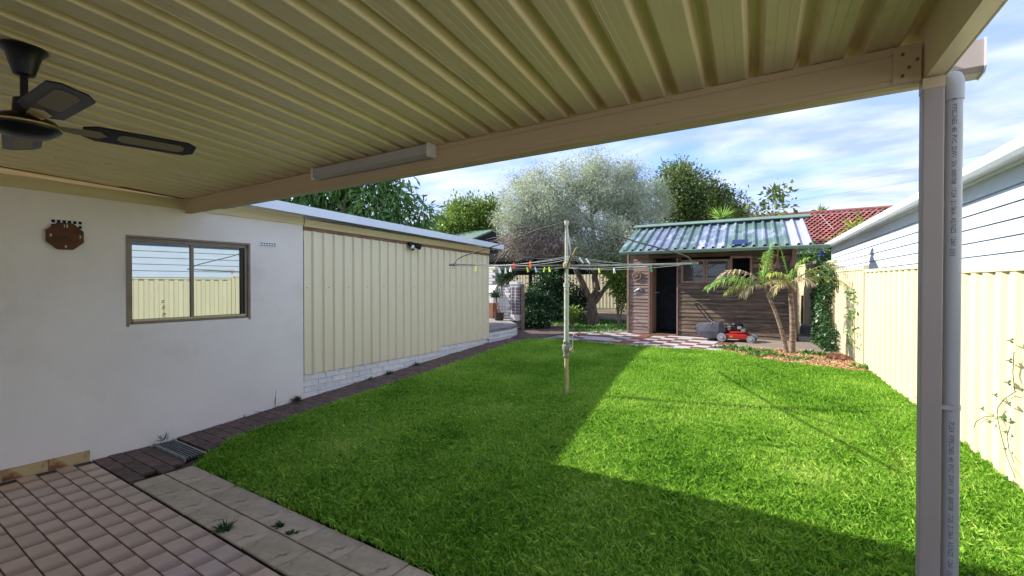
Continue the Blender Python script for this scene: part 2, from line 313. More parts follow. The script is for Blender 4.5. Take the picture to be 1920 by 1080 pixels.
def foliage(name, blobs, nclump, per, spread, L, W, m, parent, inner=.5, droop=0., kind='stuff'):
    P, D, c = blob_points(blobs, nclump, per, spread, inner)
    D = unit(D) + rng.normal(size=D.shape) * .5 + np.array([[0, 0, -droop]])
    V, F, t = leaves(P, D, L, W); clump = np.repeat(rng.random(nclump), per * 4)
    o = np_mesh(name, V, F, m, parent, np.clip(.5*t + .5*clump, 0, 1))
    if kind: o['kind'] = kind
    return c
def curve_pts(a, b, sag=0., n=8, jit=0.):
    a, b = Vector(a), Vector(b); out = []
    for i in range(n+1):
        t = i/n; p = a.lerp(b, t); p.z -= sag * 4*t*(1-t)
        if 0 < i < n and jit: p += Vector((random.uniform(-jit, jit), random.uniform(-jit, jit), random.uniform(-jit, jit)))
        out.append(p)
    return out
def branch_mb(mb, base, tips, r0, r1=.012, jit=.08, n=6):
    for t in tips: 
        pts = curve_pts(base, t, -.15 * (Vector(t)-Vector(base)).length * .3, n, jit); mb.tube(pts, [r0 + (r1-r0) * i/n for i in range(n+1)], 6)

# ================================================================== THE GROUND
def ground_sheet(name, x0, x1, ys, dz, m, nx=6):
    mb = MB(); V = []
    for y in ys:
        for i in range(nx+1): V.append((x0 + (x1-x0)*i/nx, y, g(y) + dz))
    F = [(j*(nx+1)+i, j*(nx+1)+i+1, (j+1)*(nx+1)+i+1, (j+1)*(nx+1)+i) for j in range(len(ys)-1) for i in range(nx)]
    mb.add(V, F); return tag(obj(name, mb, m), kind='structure')
ground_sheet('ground', -400, 400, [-400, 2.1, 3.87, 6, 8.2, 10, 20, 60, 600], -.045, 'yard', 8)

# patio: glazed tiles in running bond, each tile its own part
patio = tag(obj('patio', MB().box((-6.02, -4, -.04), (.6, 1.585, -.006)), 'grout'), kind='structure')
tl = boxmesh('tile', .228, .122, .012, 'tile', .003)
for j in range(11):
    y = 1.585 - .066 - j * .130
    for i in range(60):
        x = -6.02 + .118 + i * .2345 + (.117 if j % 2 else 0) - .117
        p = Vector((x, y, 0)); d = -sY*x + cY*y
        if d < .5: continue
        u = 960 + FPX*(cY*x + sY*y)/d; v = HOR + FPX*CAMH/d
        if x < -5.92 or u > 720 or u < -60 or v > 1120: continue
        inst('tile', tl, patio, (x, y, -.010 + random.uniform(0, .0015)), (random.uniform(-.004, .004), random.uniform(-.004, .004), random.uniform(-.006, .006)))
# border of two rows of concrete pavers
border = tag(obj('paved_border', MB().box((-5.02, 1.60, -.05), (1.9, 2.085, -.012)), 'soil'), kind='structure')
pv = boxmesh('paver', .404, .232, .016, 'paver', .004)
for j, y in enumerate((1.722, 1.966)):
    for i in range(9):
        x = -4.81 + i * .412 + (-.0 if j else .17) - (.0 if j else .0)
        if j == 0 and i == 0: inst('paver', pv, border, (-4.925, y, -.011), sc=(.43, 1, 1))
        inst('paver', pv, border, (x, y, -.012 + random.uniform(0, .005)), (random.uniform(-.006, .006), random.uniform(-.006, .006), random.uniform(-.012, .012)))
# brick path along the wall, rising with the yard
ys = [1.0, 2.1, 3.87, 6, 8.2, 10, 14]
pathmb = MB(); 
for a, b in zip(ys[:-1], ys[1:]): pathmb.add([(-6.03, a, g(a)-.03), (-5.30, a, g(a)-.03), (-5.30, b, g(b)-.03), (-6.03, b, g(b)-.03)], [(0, 1, 2, 3)])
path = tag(obj('brick_path', pathmb, 'soil'), kind='structure')
pb = boxmesh('brick', .228, .116, .03, 'pathbrick', .004)
k = 0; y = 1.66
while y < 11.6:
    shift = .117 if k % 2 else 0
    for i in range(4):
        x = -5.91 + i * .236 - shift + .0
        if y > 8.9: x -= (y - 8.9) * .42
        if x > -5.19 or x < -6.1: continue
        if 2.07 < y < 2.30: continue
        if y < 2.1 and x > -5.06: continue
        inst('brick', pb, path, (x, y, g(y) - .030 + random.uniform(-.002, .003)), (math.atan(.078) if 2.1 < y < 8.2 else 0, random.uniform(-.012, .012), random.uniform(-.015, .015)))
    y += .1225; k += 1
# further bit of path that bends left of the garden
pf = MB().add([(-6.3, 9.4, .492), (-5.35, 9.0, .487), (-5.5, 12.4, .498), (-8.2, 13.4, .498), (-7.4, 11.0, .498)], [(0, 1, 2, 3, 4)])
tag(obj('garden_path', pf, 'pathbrick'), kind='structure')
# drain across the path
dr = thing('drain_grate', 'grey metal drain grate crossing the dark brick path beside the wall', 'drain', (-5.65, 2.19, .01))
obj('frame', MB().box((-6.0, 2.095, -.02), (-5.25, 2.115, .022)).box((-6.0, 2.275, -.02), (-5.25, 2.295, .022)), 'galv', dr)
for i in range(5): obj('bar', MB().box((-5.99, 2.13 + i*.029, -.01), (-5.26, 2.145 + i*.029, .016)), 'grate', dr)

# the lawn
def lawn_far(x): return float(np.interp(x, [-6, -1.62, -1.45, -.95, -.5, 0, .35, 1.], [9.0, 9.2, 9.25, 8.72, 8.50, 8.42, 8.38, 8.35]))
def lawn_left(y): return float(np.interp(y, [2.1, 2.6, 8.0, 8.6, 9.3], [-5.0, -5.30, -5.36, -5.34, -5.30]))
V = []; nx, ny = 44, 44
for j in range(ny+1):
    for i in range(nx+1):
        s_, t_ = i/nx, j/ny; x = -5.3 + s_ * 6.9
        for _ in range(4):
            y = 2.12 + t_ * (lawn_far(x) - 2.12); x = lawn_left(y) + s_ * (fence_x(y) - .03 - lawn_left(y))
        V.append((x, y, g(y) + .012 + .012*math.sin(x*1.7)*math.sin(y*1.3) - (.03 if j == 0 else 0)))
lawn = tag(obj('lawn', MB().add(V, [(j*(nx+1)+i, j*(nx+1)+i+1, (j+1)*(nx+1)+i+1, (j+1)*(nx+1)+i) for j in range(ny) for i in range(nx)]), 'lawnbase'), kind='structure')

def grass_material():
    m = bpy.data.materials.new('grass_blade'); m.use_nodes = True; t = m.node_tree; L = t.links.new; b = t.nodes['Principled BSDF']
    b.inputs['Roughness'].default_value = .45; b.inputs['Specular IOR Level'].default_value = .35
    tone = N(t, 'ShaderNodeAttribute', attribute_name='tone'); oi = N(t, 'ShaderNodeObjectInfo'); geo = N(t, 'ShaderNodeNewGeometry')
    n = N(t, 'ShaderNodeTexNoise'); n.inputs['Scale'].default_value = 1.1; n.inputs['Detail'].default_value = 5; L(geo.outputs['Position'], n.inputs['Vector'])
    a = N(t, 'ShaderNodeMath', operation='MULTIPLY_ADD'); a.inputs[1].default_value = .35; L(oi.outputs['Random'], a.inputs[0]); L(tone.outputs['Fac'], a.inputs[2])
    c = N(t, 'ShaderNodeMath', operation='MULTIPLY_ADD'); c.inputs[1].default_value = 1.6; L(n.outputs['Fac'], c.inputs[0]); L(a.outputs[0], c.inputs[2])
    r = ramp(t, c.outputs[0], [(.0, (.025, .11, .010)), (.26, (.10, .29, .022)), (.5, (.27, .52, .045)), (.75, (.47, .68, .11)), (1, (.72, .78, .30))])
    mr = N(t, 'ShaderNodeMapRange'); mr.inputs['From Min'].default_value = .55; mr.inputs['From Max'].default_value = 2.35; L(c.outputs[0], mr.inputs['Value'])
    L(mr.outputs[0], r.inputs[0]); L(r.outputs[0], b.inputs['Base Color'])
    tr = N(t, 'ShaderNodeBsdfTranslucent'); L(r.outputs[0], tr.inputs[0]); ms = N(t, 'ShaderNodeMixShader'); ms.inputs[0].default_value = .45
    L(b.outputs[0], ms.inputs[1]); L(tr.outputs[0], ms.inputs[2]); L(ms.outputs[0], t.nodes['Material Output'].inputs[0]); return m
M['grass'] = grass_material()
def tuft_mesh(name, n, rad, h, wdt, m='grass', lean=.7):
    P = np.zeros((n, 3)); r = rad*np.sqrt(rng.random(n)); a = rng.random(n)*2*np.pi; P[:, 0] = r*np.cos(a); P[:, 1] = r*np.sin(a)
    az = rng.random(n)*2*np.pi; ln = lean*(.3 + .9*rng.random(n)); H = h*rng.uniform(.6, 1.25, n)
    D = np.stack([np.cos(az), np.sin(az), np.zeros(n)], 1); Sd = np.stack([-np.sin(az+rng.normal(0, .6, n)), np.cos(az), np.zeros(n)], 1) * (wdt*rng.uniform(.7, 1.3, n))[:, None]
    Z = np.array([[0, 0, 1.]]); mid = P + D*(ln*H*.35)[:, None] + Z*(H*.6)[:, None]; tip = P + D*(ln*H*1.05)[:, None] + Z*(H*rng.uniform(.7, 1.05, n))[:, None]
    V = np.stack([P-Sd*.5, P+Sd*.5, mid+Sd*.45, tip, mid-Sd*.45], 1).reshape(-1, 3); F = np.arange(n)[:, None]*5 + np.array([[0, 1, 2, 3, 4]])
    me = bpy.data.meshes.new(name); me.from_pydata(V.tolist(), [], F.tolist()); me.update(); at = me.attributes.new('tone', 'FLOAT', 'POINT')
    at.data.foreach_set('value', np.repeat(rng.random(n), 5).astype(np.float32)); me.materials.append(M[m]); return me
def scatter(o, meshes, density, smin, smax, seed=1, tilt=.25):
    """geometry nodes: stand the tufts all over the object's surface (stuff nobody could count)"""
    col = bpy.data.collections.new(o.name + '_sources')
    for me in meshes: q = bpy.data.objects.new(me.name, me); col.objects.link(q)
    ng = bpy.data.node_groups.new('scatter_' + o.name, 'GeometryNodeTree')
    ng.interface.new_socket('Geometry', in_out='INPUT', socket_type='NodeSocketGeometry'); ng.interface.new_socket('Geometry', in_out='OUTPUT', socket_type='NodeSocketGeometry')
    gi = N(ng, 'NodeGroupInput'); go = N(ng, 'NodeGroupOutput'); L = ng.links.new
    dp = N(ng, 'GeometryNodeDistributePointsOnFaces'); dp.inputs['Density'].default_value = density; dp.inputs['Seed'].default_value = seed; L(gi.outputs[0], dp.inputs['Mesh'])
    ci = N(ng, 'GeometryNodeCollectionInfo'); ci.inputs['Collection'].default_value = col; ci.inputs['Separate Children'].default_value = True; ci.inputs['Reset Children'].default_value = True
    ip = N(ng, 'GeometryNodeInstanceOnPoints'); ip.inputs['Pick Instance'].default_value = True
    L(dp.outputs['Points'], ip.inputs['Points']); L(ci.outputs[0], ip.inputs['Instance'])
    rv = N(ng, 'FunctionNodeRandomValue', data_type='FLOAT_VECTOR'); rv.inputs[0].default_value = (-tilt, -tilt, 0); rv.inputs[1].default_value = (tilt, tilt, 6.283); L(rv.outputs[0], ip.inputs['Rotation'])
    rs = N(ng, 'FunctionNodeRandomValue', data_type='FLOAT'); rs.inputs[2].default_value = smin; rs.inputs[3].default_value = smax; L(rs.outputs[1], ip.inputs['Scale'])
    L(ip.outputs[0], go.inputs[0]); md = o.modifiers.new('scatter', 'NODES'); md.node_group = ng
def lawn_copy(name, y0, y1, dens, meshes, smin, smax, label):
    o = bpy.data.objects.new(name, lawn.data.copy()); C.objects.link(o)
    import bmesh
    bm = bmesh.new(); bm.from_mesh(o.data)
    bmesh.ops.delete(bm, geom=[f for f in bm.faces if not (y0 <= f.calc_center_median().y < y1)], context='FACES'); bm.to_mesh(o.data); bm.free()
    tag(o, label, 'grass', kind='stuff'); scatter(o, meshes, dens, smin, smax, seed=int(y0*10)+3)
near = [tuft_mesh('tuft', 34, .05, .050, .0034, lean=.65) for _ in range(6)] + [tuft_mesh('tuft', 20, .055, .055, .0042, lean=1.1) for _ in range(2)]
far = [tuft_mesh('tuft', 26, .06, .046, .0052, lean=.7) for _ in range(6)]
lawn_copy('lawn_grass', -9, 5.4, 1250, near, .55, 1.2, 'thick bright green grass on the near half of the lawn')
lawn_copy('far_lawn_grass', 5.4, 99, 950, far, .6, 1.2, 'green grass on the far half of the lawn round the washing line post')

# ================================================================== RENDERED HOUSE AND CLAD ANNEX (left)
WX = -6.03
house = thing('rendered_house', 'pale rendered wall of the house with a sliding window, left under the roof', 'house', (WX, 0, 0))
hw = MB()   # wall with the window opening cut out and reveals
wy0, wy1, wz0, wz1 = 1.905, 3.140, 1.315, 2.232
def wall_quad(mb, y0, y1, z0, z1): mb.add([(WX, y0, z0), (WX, y1, z0), (WX, y1, z1), (WX, y0, z1)], [(0, 1, 2, 3)])
for (a, b, c_, d_) in [(-4.5, wy0, -.1, 2.70), (wy1, 3.885, -.1, 2.70), (wy0, wy1, -.1, wz0), (wy0, wy1, wz1, 2.70)]: wall_quad(hw, a, b, c_, d_)
hw.add([(WX, wy0, wz0), (WX-.12, wy0, wz0), (WX-.12, wy1, wz0), (WX, wy1, wz0)], [(0, 3, 2, 1)]); hw.add([(WX, wy0, wz1), (WX-.12, wy0, wz1), (WX-.12, wy1, wz1), (WX, wy1, wz1)], [(0, 1, 2, 3)])
hw.add([(WX, wy0, wz0), (WX-.12, wy0, wz0), (WX-.12, wy0, wz1), (WX, wy0, wz1)], [(0, 1, 2, 3)]); hw.add([(WX, wy1, wz0), (WX-.12, wy1, wz0), (WX-.12, wy1, wz1), (WX, wy1, wz1)], [(3, 2, 1, 0)])
hw.add([(WX, 3.885, -.1), (WX-.06, 3.885, -.1), (WX-.06, 3.885, 2.70), (WX, 3.885, 2.70)], [(0, 1, 2, 3)])
hw.add([(-10.5, -4.5, -.1), (WX, -4.5, -.1), (WX, -4.5, 2.7), (-10.5, -4.5, 2.7)], [(0, 1, 2, 3)])
obj('wall', hw, 'render', house)
win = obj('window', MB().box((WX-.075, wy0+.004, wz0+.004), (WX-.02, wy0+.04, wz1-.004)).box((WX-.075, wy1-.04, wz0+.004), (WX-.02, wy1-.004, wz1-.004))
      .box((WX-.075, wy0+.04, wz1-.045), (WX-.02, wy1-.04, wz1-.004)).box((WX-.075, wy0+.04, wz0+.004), (WX-.012, wy1-.04, wz0+.035)), 'frame', house, bev=.002)
ym = 2.513
obj('pane', MB().box((WX-.050, wy0+.042, wz0+.036), (WX-.046, ym, wz1-.046)), 'film', win)
obj('pane', MB().box((WX-.066, ym+.0, wz0+.036), (WX-.062, wy1-.042, wz1-.046)), 'film', win)
obj('mullion', MB().box((WX-.056, ym-.016, wz0+.036), (WX-.030, ym+.018, wz1-.046)), 'frame', win)
obj('mullion', MB().box((WX-.070, wy1-.075, wz0+.036), (WX-.040, wy1-.042, wz1-.046)), 'black', win)
obj('sill', MB().box((WX-.030, wy0+.04, wz0+.03), (WX-.008, wy1-.04, wz0+.05)), 'cream_trim', win)
obj('architrave', MB().box((WX, wy0-.018, wz0-.02), (WX+.006, wy0+.004, wz1+.02)).box((WX, wy1-.004, wz0-.02), (WX+.006, wy1+.018, wz1+.02)).box((WX, wy0+.004, wz1-.002), (WX+.006, wy1-.004, wz1+.02)), 'frame', win)
# fascia board above the render
def board_strip(mb, y0, z0a, z1a, y1, z0b, z1b, xf, xb):
    mb.add([(xf,y0,z0a),(xf,y1,z0b),(xf,y1,z1b),(xf,y0,z1a),(xb,y0,z0a),(xb,y1,z0b),(xb,y1,z1b),(xb,y0,z1a)], [(0,1,2,3),(7,6,5,4),(0,4,5,1),(3,2,6,7),(0,3,7,4),(1,5,6,2)])
f1 = MB(); board_strip(f1, -4.5, 2.70, 2.83, 3.883, 2.557, 2.655, WX+.022, WX-.01); obj('fascia', f1, 'fascia', house)
# skirting tiles at the foot of the wall
sk = boxmesh('skirting_tile', .010, .296, .105, 'skirt', .002)
for i in range(8): inst('skirting_tile', sk, house, (WX+.012, 1.432 - i*.300, .0))
# air bricks
def air_brick(y0, y1, z0, z1):
    o = MB(); n, m_ = 6, 2; dy = (y1-y0)/(n*1.0+.5); dz = (z1-z0)/(m_+.35); t = .012
    xs0, xs1 = WX + .0, WX + .010
    ya = [y0 + (y1-y0)*i/n for i in range(n+1)]; za = [z0 + (z1-z0)*i/m_ for i in range(m_+1)]
    for y in ya: o.box((xs0, y-.0055, z0-.006), (xs1, y+.0055, z1+.006))
    for i in range(n):
        for z in za: o.box((xs0, ya[i]+.0055, z-.006), (xs1, ya[i+1]-.0055, z+.006))
    return o, (y0, y1, z0, z1)
for nm, a in (('air_vent', (1.315, 1.545, 2.272, 2.355)), ('air_vent', (3.286, 3.492, 2.225, 2.278))):
    o, b = air_brick(*a); v_ = obj(nm, o, 'white', house); obj('vent_holes', MB().box((WX-.001, b[0]+.004, b[2]+.002), (WX+.002, b[1]-.004, b[3]-.002)), 'dark', v_)
# clock
ck = thing('wall_clock', 'brown octagonal wall clock with pale numerals below the air vent', 'clock', (WX+.03, 1.413, 2.195))
def octo(x, cy, cz, ry, rz): return [(x, cy + ry*math.cos(R(22.5+45*k))/math.cos(R(22.5)), cz + rz*math.sin(R(22.5+45*k))/math.cos(R(22.5))) for k in range(8)]
obj('body', MB().prism(octo(WX+.004, 1.413, 2.195, .132, .126), (.035, 0, 0)), 'clock', ck, bev=.004)
def hand(ang, L_, wd): 
    c, s = math.cos(ang), math.sin(ang); return MB().prism([(WX+.041, 1.413 - s*wd, 2.195 + c*wd), (WX+.041, 1.413 + c*L_ , 2.195 + s*L_), (WX+.041, 1.413 + s*wd, 2.195 - c*wd)], (.003, 0, 0))
obj('hand', hand(R(222), .075, .006), 'black', ck); obj('hand', hand(R(318), .068, .006), 'black', ck)
def text_obj(name, body, size, m, loc, rot, parent=None, ext=.0008, space=1.0, align='CENTER'):
    cu = bpy.data.curves.new(name, 'FONT'); cu.body = body; cu.size = size; cu.extrude = ext; cu.align_x = align; cu.align_y = 'CENTER'; cu.space_character = space; cu.resolution_u = 2
    tmp = bpy.data.objects.new('tmp', cu); C.objects.link(tmp); dg = bpy.context.evaluated_depsgraph_get(); me = bpy.data.meshes.new_from_object(tmp.evaluated_get(dg)); bpy.data.objects.remove(tmp)
    me.materials.clear(); me.materials.append(M[m]); me.name = name; o = bpy.data.objects.new(name, me); C.objects.link(o); o.location = loc; o.rotation_euler = rot
    if parent: attach(o, parent)
    return o
for tx, dy, dz in (('12', 0, .096), ('3', .104, 0), ('6', 0, -.096), ('9', -.104, 0)): text_obj('numeral', tx, .038, 'pegwhite', (WX+.0405, 1.413+dy, 2.195+dz), (R(90), 0, R(90)), ck)

annex = thing('clad_annex', 'long low annex clad in ribbed cream steel sheets on a white brick base', 'building', (WX, 6, .3))
def roof_line(y, base): return base - .0343 * (y - 3.88)
obj('wall', MB().box((-10.5, 3.887, -.1), (WX-.07, 8.24, 2.40)), 'whitebrick', annex)
# steel sheets: each with its own ribs, standing proud of the brick base
RW = .1735
def clad_sheet(y0, nr, zb, base_top=2.487):
    prof = []
    y = y0
    for i in range(nr):
        prof += [(0, y), (0, y+.118), (.004, y+.1185), (.034, y+.130), (.034, y+.160), (0, y+.172)]; y += RW
    prof[-1] = (0, y0 + nr*RW - .002)
    mb = MB(); xo = WX + .004
    mb.sweep([(xo+a, b, zb) for a, b in prof], [(xo+a, b, roof_line(b, base_top)) for a, b in prof])
    # returned edges give the sheet its thickness at top and bottom
    return mb
y = 3.893; k = 0
while y < 8.2:
    nr = 4 if y + 4*RW < 8.3 else max(1, round((8.24-y)/RW))
    zb = .472 if y < 6.1 else .556
    obj('cladding_sheet', clad_sheet(y, nr, zb), 'sheet', annex, solid=.002); y += nr*RW; k += 1
YE = y
sc_ = MB()
for i in range(13): 
    yy = 3.94 + i * RW * 2
    if yy < YE: sc_.lathe([(.007, 0), (.007, .004), (.003, .006)], (0, 0, 0), 6)
    if yy < YE: sc_.v[-18:] = [(WX + .005 + p[2], yy + p[0], 1.69 + p[1]) for p in sc_.v[-18:]]
o = obj('screws', sc_, 'black', annex); o['kind'] = 'stuff'
t_ = MB(); board_strip(t_, 3.89, 2.489, 2.545, YE, 2.489-.149, 2.545-.149, WX+.012, WX-.06); obj('timber_strip', t_, 'timber', annex)
f2 = MB()
for (z0_, z1_, xx) in ((2.540, 2.585, .030), (2.585, 2.61, .040), (2.61, 2.64, .033)): board_strip(f2, 3.89, z0_, z1_, YE+.02, z0_-.149, z1_-.149, WX+xx, WX-.02)
obj('fascia', f2, 'fascia', annex)
# brick base: every brick a part
bk = boxmesh('brick', .105, .226, .072, 'whitebrick', .006)
mo = MB(); board_strip(mo, 3.9, .10, .48, 8.24, .40, .75, WX-.010, WX-.07); obj('mortar', mo, 'mortarwhite', annex)
for cidx in range(7):
    z = .135 + cidx * .083
    for i in range(20):
        y = 3.885 + .113 + i * .237 - (.118 if cidx % 2 else 0)
        if y > 8.2 or z + .075 < g(y): continue
        if z > (.475 if y < 6.2 else .555) - .03 and y < 8.0: continue
        s_ = .5 if y < 3.9 else 1
        inst('brick', bk, annex, (WX-.048 + random.uniform(-.003, .003), max(y, 3.95) if s_ == .5 else y, z), (random.uniform(-.01, .01), 0, 0), (1, s_, 1))
# roof: ribbed sheets with pale barge capping, falls gently to the far end
rf = MB(); y = -4.6; a_, b_ = [], []
while y < 8.5:
    zt = roof_line(max(y, -4.6), 2.70)
    for dy, dz in ((0, 0), (.13, 0), (.145, .03), (.175, .03), (.19, 0)): a_.append((WX+.20, y+dy, zt+dz)); b_.append((-10.6, y+dy, zt+dz+.12))
    y += .19
rf.sweep(a_, b_); obj('roof', rf, 'metalwhite', annex, solid=.003)
bg_ = MB(); board_strip(bg_, 2.66, roof_line(2.66, 2.672), roof_line(2.66, 2.795), 8.5, roof_line(8.5, 2.672)-.03, roof_line(8.5, 2.795)-.05, WX+.235, WX+.205)
board_strip(bg_, 2.66, roof_line(2.66, 2.784), roof_line(2.66, 2.796), 8.5, roof_line(8.5, 2.784)-.05, roof_line(8.5, 2.796)-.05, WX+.203, WX+.05); obj('barge_capping', bg_, 'metalwhite', annex)
# floodlight
fl = thing('floodlight', 'small black twin head floodlight under the cream fascia', 'light', (-5.98, 5.9, 2.40))
obj('bracket', MB().box((WX+.03, 5.84, 2.40), (WX+.075, 5.93, 2.47)), 'black', fl, bev=.006)
obj('lamp_head', MB().tube([(WX+.07, 5.92, 2.42), (WX+.13, 5.99, 2.395), (WX+.16, 6.03, 2.38)], [.03, .048, .052], 12), 'black', fl)
obj('lamp_head', MB().tube([(WX+.07, 5.86, 2.41), (WX+.14, 5.85, 2.38)], [.03, .045], 12), 'black', fl)
obj('lens', MB().tube([(WX+.141, 5.85, 2.380), (WX+.147, 5.8495, 2.3775)], .033, 12), 'pegwhite', fl)
obj('sensor', MB().tube([(WX+.06, 5.90, 2.40), (WX+.10, 5.90, 2.33)], [.018, .026], 10), 'black', fl)

# ================================================================== CARPORT
car = thing('patio_roof', 'cream ribbed steel patio roof on a tan beam, overhead', 'roof', (-2.8, 2.43, 2.6))
def roofz(y): return 2.702 + .050 * (2.43 - y)
RS = .186
def ceil_sheet(s0, nr, lap):
    pr = []; s = s0
    for i in range(nr):
        pr += [(s, 0), (s+.034, 0), (s+.036, .0018), (s+.038, 0), (s+.072, 0), (s+.074, .0018), (s+.076, 0), (s+.106, 0), (s+.110, .002), (s+.133, .042), (s+.137, .044), (s+.157, .044), (s+.161, .042), (s+.182, .002), (s+.185, 0)]; s += RS
    pr.append((s + .0, 0)); 
    if lap: pr.append((s+.010, -.0025))
    y0, y1 = 2.60, -3.9; k = -.105
    A = [(p + k*(y0-2.43), y0, roofz(y0)+q) for p, q in pr]; B = [(p + k*(y1-2.43), y1, roofz(y1)+q) for p, q in pr]
    return MB().sweep(A, B)
s = .335 - RS * 38
while s < .30:
    nr = 4 if s + 4*RS < .36 else 2
    obj('roof_sheet', ceil_sheet(s, nr, True), 'ceil', car, solid=.0016); s += nr*RS
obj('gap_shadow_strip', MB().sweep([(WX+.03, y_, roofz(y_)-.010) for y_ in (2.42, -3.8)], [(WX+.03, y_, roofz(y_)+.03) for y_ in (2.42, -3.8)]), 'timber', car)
# front beam: folded box section with lips
def beam_profile(w, h): return [(0, 0), (w, 0), (w, h), (0, h), (0, h*.82), (.004, h*.80), (.004, h*.78), (0, h*.76), (0, h*.16), (.003, h*.15), (.003, h*.13), (0, h*.12)]
P0 = beam_profile(.06, .152); bz = 2.543
bm_ = MB(); A = [(WX+.02, 2.43+a, bz+b) for a, b in P0]; bm_.prism(A, (.39-WX-.02-.07, 0, 0)); obj('beam', bm_, 'beam', car)
bm2 = MB(); 
for i, (a, b) in enumerate(((0.0, .012), (.018, .030), (.036, .048))): bm2.box((WX+.024, 2.432+a, bz-.006), (.318, 2.432+b, bz-.0005))
obj('beam_lip', bm2, 'cream_trim', car)
# side beam runs back along the right edge
q = Vector((.107, -.994, .0499)); pp = Vector((.994, .107, 0))
def oblong(o, a, b): return [tuple(Vector(o) + pp*x + Vector((0, 0, z))) for x, z in ((a[0], a[1]), (b[0], a[1]), (b[0], b[1]), (a[0], b[1]))]
sb = MB().prism(oblong((.325, 2.49, 2.543), (0, 0), (.055, .165)), q*6.4); obj('side_beam', sb, 'ceil', car)
sb = MB()
for k_ in range(3): sb.prism(oblong((.325, 2.49, 2.543), (.057, .0+.045*k_), (.064 - .003*k_, .035+.045*k_)), q*6.4)
obj('side_beam_flange', sb, 'cream_trim', car)
obj('beam_bracket', MB().box((.235, 2.424, bz+.004), (.322, 2.4285, bz+.148)), 'beam', car)
for dx, dz in ((.02, .115), (.02, .03), (.065, .085), (.04, .06)): obj('bolt', MB().tube([(.245+dx, 2.4235, bz+dz), (.245+dx, 2.418, bz+dz)], .006, 8), 'timber', car)
# gutter along the front edge, its end sticks out past the post
gp = [(0, .02), (0, -.085), (.020, -.105), (.105, -.105), (.125, -.085), (.125, .0), (.118, .0), (.118, -.08), (.10, -.098), (.025, -.098), (.007, -.08), (.007, .02)]
gt = MB().prism([(WX+.3, 2.595+a, 2.70+b) for a, b in gp], (.535-WX-.3, 0, 0)); obj('gutter', gt, 'post', car)
obj('gutter_end', MB().prism([(.5355, 2.595+a, 2.70+b) for a, b in ((-.004, .024), (-.004, -.088), (.018, -.109), (.107, -.109), (.129, -.087), (.129, .004))], (.006, 0, 0)), 'white', car)
# post with its rain pipe
post = thing('steel_post', 'beige square steel post holding up the right corner of the patio roof', 'post', (.357, 2.45, 0))
obj('shaft', MB().box((.325, 2.403, -.1), (.388, 2.490, 2.5415)), 'post', post, bev=.004)
obj('cleat', MB().box((.3235, 2.4015, 2.50), (.3895, 2.4915, 2.541)), 'beam', post)
pipe = thing('rain_pipe', 'grey plastic rain pipe with printed lettering fixed beside the beige post', 'pipe', (.424, 2.47, 0))
PCX, PCY, PR = .4235, 2.462, .0268
obj('pipe', MB().tube([(PCX, PCY, -.1), (PCX, PCY, 2.50)], PR, 24), 'pipe', pipe, autos=40)
elb = [(PCX, PCY, 2.455)] + [(PCX, PCY + .045*(1-math.cos(R(a))), 2.505 + .045*math.sin(R(a))) for a in range(0, 91, 15)] + [(PCX, PCY+.16, 2.55)]
obj('elbow', MB().tube(elb, .0315, 24), 'pipe', pipe, autos=40)
obj('clamp', MB().tube([(PCX, PCY, 1.17+.09), (PCX, PCY, 1.19+.09)], .0285, 20).box((.389, PCY-.03, 1.262), (PCX, PCY-.026, 1.278)), 'pipe', pipe)
def wrap_text(body, ztop, size, name='lettering', space=1.0, flen=None):
    o = text_obj(name, body, size, 'ink', (0, 0, 0), (0, 0, 0), None, 0, space, 'LEFT'); me = o.data
    xs = [v.co.x for v in me.vertices]; k = (flen / (max(xs) - min(xs))) if flen else 1
    th0 = math.atan2(-PCY, -PCX) + R(4)      # faces the patio
    for v in me.vertices:
        th = th0 + (v.co.y) / PR; r = PR + .0006; v.co = Vector((PCX + r*math.cos(th), PCY + r*math.sin(th), ztop - v.co.x*k))
    attach(o, pipe); o.location = -Vector(pipe.location); return o
LT = 'IPLEX  PIPELINES  40  PVC  DWV  SN  000708  17:24  21/06A  AS/NZS  1260  )))))'
def zp(v): return CAMH + (HOR - v)/FPX * (-sY*PCX + cY*PCY)
wrap_text(LT, zp(172), .020, flen=zp(172)-zp(480))
wrap_text('DPS', zp(757), .020, flen=.026)
wrap_text(LT.replace('17:24', '17:25'), zp(788), .020, flen=zp(788)-zp(1080))
# batten light on the beam
bl = thing('batten_light', 'long grey fluorescent batten light fixed to the inside of the beam', 'light', (-3.3, 2.40, 2.66))
xa, xb = aty(588, 330, 2.37).x, aty(808, 285, 2.37).x
obj('diffuser', MB().prism([(xa+.02, 2.427, 2.700), (xa+.02, 2.427, 2.612), (xa+.02, 2.385, 2.608), (xa+.02, 2.352, 2.628), (xa+.02, 2.350, 2.690), (xa+.02, 2.37, 2.700)], (xb-xa-.04, 0, 0)), 'diffuser', bl)
for x in (xa, xb-.02): obj('end_cap', MB().box((x, 2.346, 2.604), (x+.0195, 2.4285, 2.701)), 'render', bl, bev=.004)
